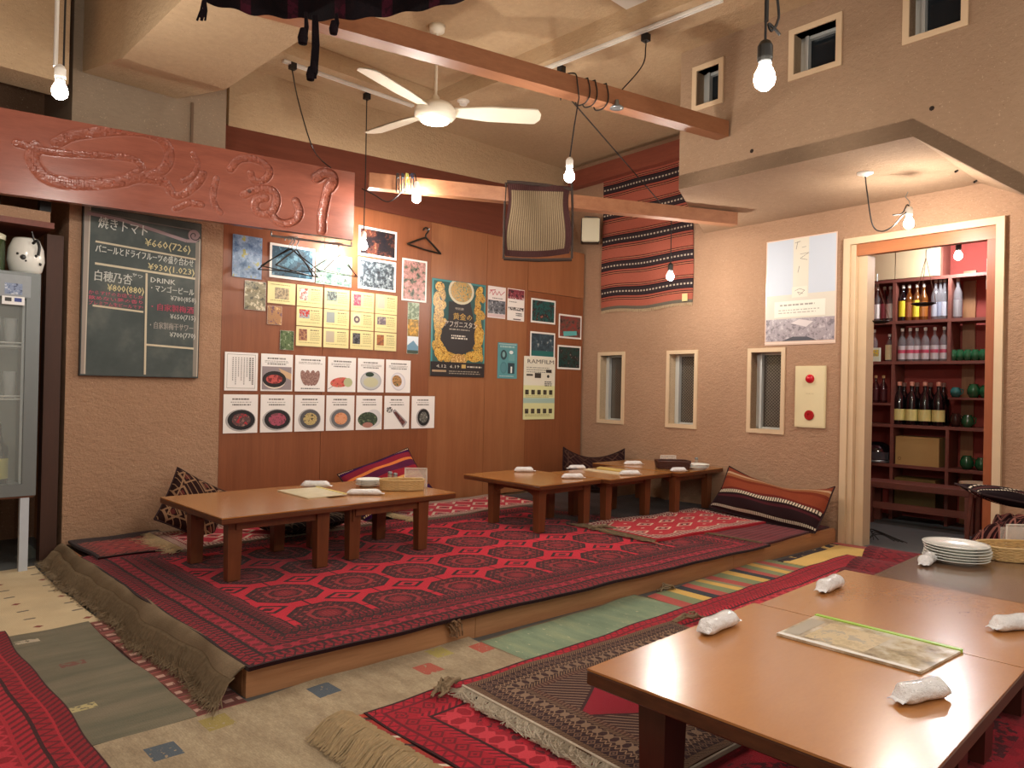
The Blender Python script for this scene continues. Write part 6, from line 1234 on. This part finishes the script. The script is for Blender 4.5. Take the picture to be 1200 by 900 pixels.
def jar(px, pyb, R, H, mat, label, x=7.38):
    p = onx(px, pyb, x); zb_ = min(zs + [sz(466, 1135)], key=lambda z: abs(z - p[2])); p[2] = zb_ + .0005; t = empty('glazed_jar', p, label, 'jar', 'glazed jars on the storeroom shelves')
    mb = MB(); mb.lathe([(0, 0), (R*.6, 0), (R*.95, H*.3), (R, H*.55), (R*.8, H*.85), (R*.62, H*.92), (R*.7, H), (R*.62, H), (R*.55, H*.9), (0, H*.2)], p, 18); mb.build('jar_body', mat, t, smooth=True)
    mb = MB(); mb.tube([p + np.array([-.01, -R*.8, H*.85]), p + np.array([-.01, -R*1.3, H*.75]), p + np.array([-.01, -R*1.25, H*.4]), p + np.array([-.01, -R*.9, H*.3])], .006, 6); mb.build('handle', mat, t)
for k, px in enumerate((1117, 1125, 1134, 1143, 1152)): jar(px, 421, .038, .10, GP, 'green glazed cup, %s of five on the middle right shelf' % ['first', 'second', 'third', 'fourth', 'fifth'][k])
jar(1120, 465, .045, .09, GT2, 'teal glazed bowl on the small right shelf'); jar(1141, 465, .052, .12, GP, 'large green glazed pot on the small right shelf'); jar(1155, 465, .05, .11, GP, 'green glazed pot by the door jamb on the small shelf')
jar(1120, 500, .045, .12, GBN, 'brown glazed jug right of the black bottles'); jar(1134, 501, .05, .11, GP, 'green glazed pot right of the brown jug')
jar(1133, 550, .055, .12, GP, 'large green glazed pot on the lowest shelf'); jar(1150, 551, .05, .11, GP, 'green glazed pot at the right end of the lowest shelf')
# cardboard box, helmet, bench, hanging pans
y0_, y1_ = sy(1101), sy(1050); mb = MB(); mb.box(7.32, 7.56, y0_, y1_, zs[4] + .001, sz(511, 1050)); ob = mb.build('cardboard_box', plain('cardboard', '#b8965c', .8, var=.06, scale=6)); tag(ob, 'plain cardboard box on the lowest shelf', 'box')
s = MB(); c = onx(1054, 537, 7.318); s.lathe([(.011, 0), (.015, 0)], c, 16, R=Matrix(((0, 0, -1), (0, 1, 0), (1, 0, 0)))); s.build('round_mark', ink('#6c5430'), ob)
c = onx(1028, 541, 7.42); c[2] = zs[4] + .001; t = empty('helmet', c, 'glossy dark helmet on the lowest left shelf', 'helmet')
mb = MB(); mb.lathe([(.125, .0), (.135, .05), (.13, .10), (.10, .16), (.05, .19), (0, .195)], c, 24); mb.build('shell', plain('helmet_black', '#141216', .12, var=.1, spec=.9), t, smooth=True)
mb = MB(); mb.grid(lambda u, v: c + np.array([-.138 * math.cos((u - .5) * 2.2), .138 * math.sin((u - .5) * 2.2), .03 + .07 * v]), 12, 3); mb.build('visor', plain('visor', '#5c5a60', .05, .4), t, smooth=True)
mb = MB(); mb.lathe([(.136, .0), (.145, .012), (.136, .024)], c, 24); mb.build('chrome_rim', M_STEEL, t, smooth=True)
bx = 6.98; by0, by1 = onx(1136, 560, bx)[1], onx(1018, 560, bx)[1]; zb1 = onx(1070, 570, bx)[2]
t = empty('wooden_bench', (bx, (by0+by1)/2, 0), 'dark red wooden bench in front of the storeroom shelves', 'bench')
mb = MB(); mb.box(bx - .0, bx + .28, by0 - .06, by1 + .06, zb1 - .045, zb1 + .012, ch=.004); mb.build('bench_top', M_SH, t)
for y in (by0, by1):
    for x in (bx + .03, bx + .24): mb = MB(); mb.box(x - .028, x + .028, y - .032, y + .032, 0, zb1 - .0455); mb.build('leg', M_SH, t)
mb = MB(); zr = onx(1070, 597, bx)[2]; mb.box(bx + .02, bx + .04, by0 + .033, by1 - .033, zr - .03, zr + .03); mb.build('stretcher', M_SH, t)
mb = MB(); mb.box(7.31, 7.56, sy(1098), sy(1050), .12, zs[4] - .12); tag(mb.build('storage_chest', wood('chest_wood', '#7a6436', '#66522c', stretch=(4, 1, 8))), 'olive-brown wooden chest below the shelves behind the bench', 'chest')
c = onx(1150, 566, 6.7); t = empty('wooden_stool', (c[0], c[1], 0), 'round-topped pale wooden stool by the right door jamb', 'stool'); mb = MB(); mb.lathe([(0, c[2]-.06), (.14, c[2]-.055), (.155, c[2]-.03), (.15, c[2]), (0, c[2]+.004)], (c[0], c[1], 0), 28); mb.build('seat', plain('pale_worn_wood', '#b09a7c', .6, var=.2, scale=8), t)
for a in (0.4, 2.5, 4.6): mb = MB(); mb.tube([(c[0] + .08*math.cos(a), c[1] + .08*math.sin(a), c[2]-.05), (c[0] + .12*math.cos(a), c[1] + .12*math.sin(a), 0)], .018, 8); mb.build('leg', M_SH, t)
def pan(px, py, x, R, ptop, label):
    c = onx(px, py, x); top = onx(*ptop, x); t = empty('balance_pan', c, label, 'hanging pan', 'hanging balance pans in the doorway'); mb = MB(); mb.lathe([(0, -.018), (R*.6, -.014), (R, 0), (R*.98, .004), (R*.58, -.010), (0, -.014)], c, 28); mb.build('pan', plain('dark_bronze', '#2c2422', .35, .5), t, smooth=True)
    mb = MB()
    for a in (.5, 2.6, 4.7): mb.tube([c + np.array([R*math.cos(a), R*math.sin(a), 0]), top], .0022, 4)
    mb.build('chains', plain('chain', '#6a4c40', .5, .4), t)
    mb = MB(); mb.tube([top, top + np.array([0, 0, .06])], .004, 5); mb.build('suspension_hook', M_STEEL, t)
pan(1029, 377, 5.98, .085, (1028, 330), 'dark hanging pan at the left of the doorway'); pan(1082, 356, 5.98, .085, (1085, 302), 'dark hanging pan in the middle of the doorway')
q = dep(1163, 345, 5.15); qq = WB.P(du[1] - .12, zh - .28, -.06)
mb = MB(); mb.box(qq[0]-.012, qq[0]+.012, qq[1]-.008, qq[1]+.008, qq[2]-.05, qq[2]+.16); tag(mb.build('door_closer_strip', M_WHITE), 'small white strip on the right inside of the doorway', 'strip')
# ---------------------------------------------------------------- fridge alcove
FX1 = 1.04; fy_ = 5.05; pr = ray(45, 450); FX1 = pr[0] / pr[1] * fy_
zt_ = (ray(45, 321) * (fy_ / ray(45, 321)[1]))[2] + EYE; zb_ = (ray(45, 580) * (fy_ / ray(45, 580)[1]))[2] + EYE; print('fridge', FX1, zt_, zb_)
x0 = FX1 - .62; t = empty('glass_door_fridge', ((x0 + FX1)/2, fy_ + .25, .0), 'grey glass-door drinks fridge at the left edge', 'fridge')
M_FG = plain('fridge_grey', '#767c7c', .4, .2, var=.04); M_FI = plain('fridge_inner', '#a9b2a6', .5, var=.04)
mb = MB(); mb.box(x0, FX1, fy_ + .05, fy_ + .5, zt_ - .03, zt_); mb.box(x0, FX1, fy_ + .05, fy_ + .5, zb_, zb_ + .03); mb.box(x0, x0 + .02, fy_ + .05, fy_ + .5, zb_ + .03, zt_ - .03); mb.box(FX1 - .02, FX1, fy_ + .05, fy_ + .5, zb_ + .03, zt_ - .03); mb.build('cabinet', M_FG, t)
mb = MB(); mb.box(x0 + .021, FX1 - .021, fy_ + .47, fy_ + .49, zb_ + .031, zt_ - .031); mb.build('back_panel', M_FI, t)
fw = .07; mb = MB(); mb.box(FX1 - fw, FX1, fy_, fy_ + .048, zb_, zt_); mb.box(x0, x0 + fw, fy_, fy_ + .048, zb_, zt_); mb.box(x0 + fw, FX1 - fw, fy_, fy_ + .048, zb_, zb_ + fw); mb.box(x0 + fw, FX1 - fw, fy_, fy_ + .048, zt_ - .15, zt_); d = mb.build('door', M_FG, t)
mb = MB(); mb.box(x0 + fw, FX1 - fw, fy_ + .015, fy_ + .02, zb_ + fw, zt_ - .15); mb.build('glass', glass('fridge_glass', '#cfd8d4', .03, .18), d)
mb = MB(); mb.box(FX1 - fw - .012, FX1 - fw, fy_ + .03, fy_ + .045, zb_ + fw, zt_ - .16); mb.build('gasket', ink('#c9d2d4'), d)
def fz_(py): return (ray(20, py) * ((fy_ + .1) / ray(20, py)[1]))[2] + EYE
shz = [fz_(406), fz_(468), zb_ + .04]
for z in shz:
    mb = MB()
    for k in range(9): mb.tube([(x0 + .03, fy_ + .08 + k * .045, z), (FX1 - .03, fy_ + .08 + k * .045, z)], .0035, 5)
    mb.tube([(x0 + .03, fy_ + .07, z + .02), (FX1 - .03, fy_ + .07, z + .02)], .004, 5); mb.build('wire_shelf', plain('white_wire', '#dfe4e0', .35, var=0), t)
mb = MB(); mb.box(FX1 - .40, FX1 - .05, fy_ - .004, fy_ - .001, zt_ - .145, zt_ - .02); mb.build('top_panel', plain('panel_grey', '#8d9498', .3), d)
sx = FX1 - .19; s0 = fz_(359); s1 = fz_(331); st = MB(); st.box(sx, sx + .11, fy_ - .0035, fy_ - .0005, s0, s1, 0); st.box(sx + .012, sx + .098, fy_ - .0045, fy_ - .003, s0 + (s1-s0)*.42, s1 - .018, 1); st.box(sx + .014, sx + .046, fy_ - .0045, fy_ - .003, s0 + .018, s0 + .04, 2); st.box(sx + .06, sx + .096, fy_ - .0045, fy_ - .003, s0 + .018, s0 + .04, 3)
stk = st.build('sticker', [ink('#f0f0ee', .2), photo(('#2c3c5c', '#7c8cac', '#c8d0dc', '#2a2c34'), 40, 2.0), ink('#3a3a3a'), ink('#3c4c90')]); tag(stk, 'white payment sticker with a blue picture on the fridge door', 'sticker')
for z in (.13,):
    pass
leg = MB(); leg.box(FX1 - .075, FX1 - .03, fy_ + .01, fy_ + .05, .0, zb_ - .012); leg.build('leg', plain('white_leg', '#c4ccd6', .4, var=.05), t); leg = MB(); leg.box(x0 + .02, x0 + .06, fy_ + .01, fy_ + .05, .0, zb_ - .012); leg.build('leg', M_WHITE, t); mb = MB(); mb.box(x0, FX1 - .01, fy_ + .01, fy_ + .48, zb_ - .012, zb_ - .0005); mb.build('base_board', M_LEG, t)
GLG = glass('tumbler_glass', '#dfe8e6', .03, .35); gg = None
for k, (dx, z) in enumerate(((-.12, shz[0]), (-.20, shz[0]), (-.28, shz[0]), (-.36, shz[0]), (-.12, shz[1]), (-.20, shz[1]), (-.28, shz[1]), (-.36, shz[1]))):
    lab = 'glass tumbler on the %s fridge shelf, %s from the door hinge' % ('upper' if k < 4 else 'middle', ['first', 'second', 'third', 'fourth'][k % 4])
    if gg is None:
        mb = MB(); mb.lathe([(0, .002), (.024, 0), (.026, .003), (.036, .16), (.033, .16), (.024, .008), (0, .008)], (0, 0, 0), 18); gg = mb.build('tumbler', GLG, smooth=True, local=True); gg.location = (FX1 + dx, fy_ + .14, z + .004); tag(gg, lab, 'glass', 'tumblers in the fridge')
    else: dup(gg, (FX1 + dx, fy_ + .14, z + .004), 0, lab)
def fbottle(x, label):
    p = np.array([x, fy_ + .15, shz[2] + .005]); t = empty('wine_bottle', p, label, 'bottle', 'bottles at the bottom of the fridge'); H, R = .38, .055; mb = MB(); mb.lathe([(0, 0), (R, 0), (R, H*.6), (R*.4, H*.78), (R*.35, H*.98), (0, H)], p, 20); mb.build('bottle_body', GD, t, smooth=True)
    mb = MB(); vs = [(p[0] + (R+.001) * math.cos(a), p[1] + (R+.001) * math.sin(a), p[2] + z) for z in (.05, .17) for a in np.linspace(-math.pi, 0, 13)]; mb.add(vs, [(j, j+1, 14+j, 13+j) for j in range(12)]); mb.build('label', ink('#c9c468', .4), t)
fbottle(FX1 - .17, 'dark wine bottle with a yellow-green label low in the fridge'); fbottle(FX1 - .31, 'second dark bottle beside it at the fridge bottom')
# things on the fridge
c = np.array([FX1 - .045, fy_ + .18, zt_ + .001]); t = empty('white_jug', c, 'white enamel jug with black spots and handle on the fridge', 'jug'); mb = MB(); mb.lathe([(0, 0), (.06, 0), (.085, .03), (.098, .09), (.092, .16), (.07, .215), (.062, .225), (.055, .21), (0, .05)], c, 28); mb.build('jug_body', plain('white_enamel', '#e9eae2', .15, var=.03), t, smooth=True)
mb = MB(); mb.tube(smoothpath([c + [.02, -.075, .19], c + [.035, -.10, .205], c + [.05, -.095, .17], c + [.045, -.095, .12]]), .008, 8); mb.tube([c + [.03, -.07, .2], c + [.01, -.08, .26]], .005, 6); mb.build('handle', M_BLACK, t)
for a, z, r in ((-1.9, .10, .016), (-2.2, .12, .008), (-1.75, .08, .006), (-1.2, .115, .009), (-.9, .07, .01)):
    q = c + np.array([.0985 * math.cos(a), .0985 * math.sin(a), z]); mb = MB(); mb.lathe([(0, .004), (r*.7, .003), (r, -.002)], q, 10, R=Matrix.Rotation(a, 3, 'Z') @ Matrix.Rotation(math.pi/2, 3, 'Y')); mb.build('spot', ink('#20201e', .3), t)
c = np.array([FX1 - .23, fy_ + .18, zt_ + .001]); t = empty('green_jar', c, 'dark green glass jar with pale lid on the fridge', 'jar'); mb = MB(); mb.lathe([(0, 0), (.075, 0), (.08, .01), (.08, .19), (.07, .20)], c, 24); mb.build('jar_body', plain('green_jar_glass', '#3a4a2e', .12, var=.2, spec=.8), t, smooth=True); mb = MB(); mb.lathe([(.079, .195), (.082, .2), (.082, .225), (.06, .235), (0, .236)], c, 24); mb.build('lid', ink('#d6d2b8', .3), t, smooth=True)
mb = MB(); q = c + np.array([0, -.081, 0]); mb.box(q[0]-.03, q[0]+.02, q[1]-.004, q[1]+.003, q[2]+.09, q[2]+.19); mb.build('paper_label', ink('#8f9488', .4), t)
ty = fy_ + .05; zsh = zt_ + .42
t = empty('wall_shelf', (.7, fy_ + .3, zt_ + .30), 'dark wall shelf with an earthen ledge above the fridge', 'shelf')
mb = MB(); mb.box(.1, 1.10, fy_ + .12, fy_ + .6, zt_ + .30, zt_ + .335); mb.build('board', M_SH, t); mb = MB(); mb.box(.1, 1.08, fy_ + .13, fy_ + .6, zt_ + .336, zt_ + .40); mb.build('ledge', M_PL, t)
for x in (.35, .80, 1.06): mb = MB(); mb.box(x-.03, x+.03, fy_ + .16, fy_ + .22, zt_ + .401, zt_ + .62); mb.box(x-.16, x+.03, fy_ + .16, fy_ + .22, zt_ + .50, zt_ + .53); mb.build('bracket', M_BLACK, t)
mb = MB(); mb.box(1.085, 1.175, 5.27, 5.36, 0, zt_ + .28); tag(mb.build('wooden_post', wood('dark_post', '#4a2a1c', '#38200f', stretch=(6, 6, .8), rough=.6)), 'dark brown wooden post between the fridge and the plaster', 'post')
c = onz(33, 652, 0); mb = MB(); g = np.random.default_rng(3)
def mnd(u, v): a = u * 2 * math.pi; r = (1 - v) * .07 * (1 + .15 * math.sin(a * 3 + 1)); return c + np.array([r * math.cos(a), r * math.sin(a), .085 * v ** 1.2])
mb.grid(mnd, 20, 6); tag(mb.build('grey_cloth', plain('grey_cloth', '#6c726a', .95, var=.25, scale=50), smooth=True), 'crumpled grey-green cloth on the floor under the fridge', 'cloth')
c = onz(48, 645, .0) ; mb = MB(); mb.lathe([(0, -.01), (.022, -.01), (.024, 0), (.022, .01), (0, .01)], c + np.array([0, 0, .03]), 18, R=Matrix.Rotation(1.57, 3, 'Y')); mb.box(c[0]-.006, c[0]+.006, c[1]-.01, c[1]+.01, c[2], c[2]+.03); tag(mb.build('castor', M_WHITE, smooth=False), 'small white castor on the floor beside the dark post', 'castor')
mb = MB(); pts = [(FX1 - .5, fy_ + .2, .02), (FX1 - .3, fy_ + .12, .02), (FX1 - .24, fy_ + .12, .2), (FX1 - .2, fy_ + .12, .33), (FX1 - .42, fy_ + .16, .36)]; mb.tube(smoothpath(pts), .006, 6); tag(mb.build('black_hose', M_CORD), 'dark hose curling in the space under the fridge', 'hose')
# two short nails in the overhang, left hole of an old fixture
for k, (x, y) in enumerate(((1122, 200), (1144, 212))):
    q = WN.hit(x, y, .0); mb = MB(); mb.tube([q, q + WN.n * .03 + np.array([0, 0, -.012])], .006, 6); tag(mb.build('iron_nail', M_BLACK), ['left of two dark nails on the overhang edge', 'right of two dark nails on the overhang edge'][k], 'nail', 'nails on the overhanging wall')
for k, (x, y, l) in enumerate(((881, 177, 'small dark hole in the overhang below the nearest high window'), (1092, 127, 'small dark knot-like hole high on the overhang at right'))):
    q = WN.hit(x, y, .0); mb = MB(); mb.lathe([(0, .006), (.009, .005), (.014, .001)], q, 7, R=Matrix(((WN.d[0], 0, WN.n[0]), (WN.d[1], 0, WN.n[1]), (0, 1, 0)))); tag(mb.build('plug_hole', plain('dark_hole', '#2a1c14', .9, var=.4, scale=80)), l, 'hole')
# curled cord at the doorway floor
mb = MB(); c = onz(1012, 632, .02)
for k in range(4): mb.tube(smoothpath([c + [.02*k, -.03*k, 0], c + [.05, -.10 + .02*k, .05 + .01*k], c + [.02, -.22 - .03*k, .02]]), .004, 5)
tag(mb.build('loose_cord', M_CORD), 'thin dark cord curling on the floor inside the doorway', 'cord')
print('objects', len(bpy.data.objects))
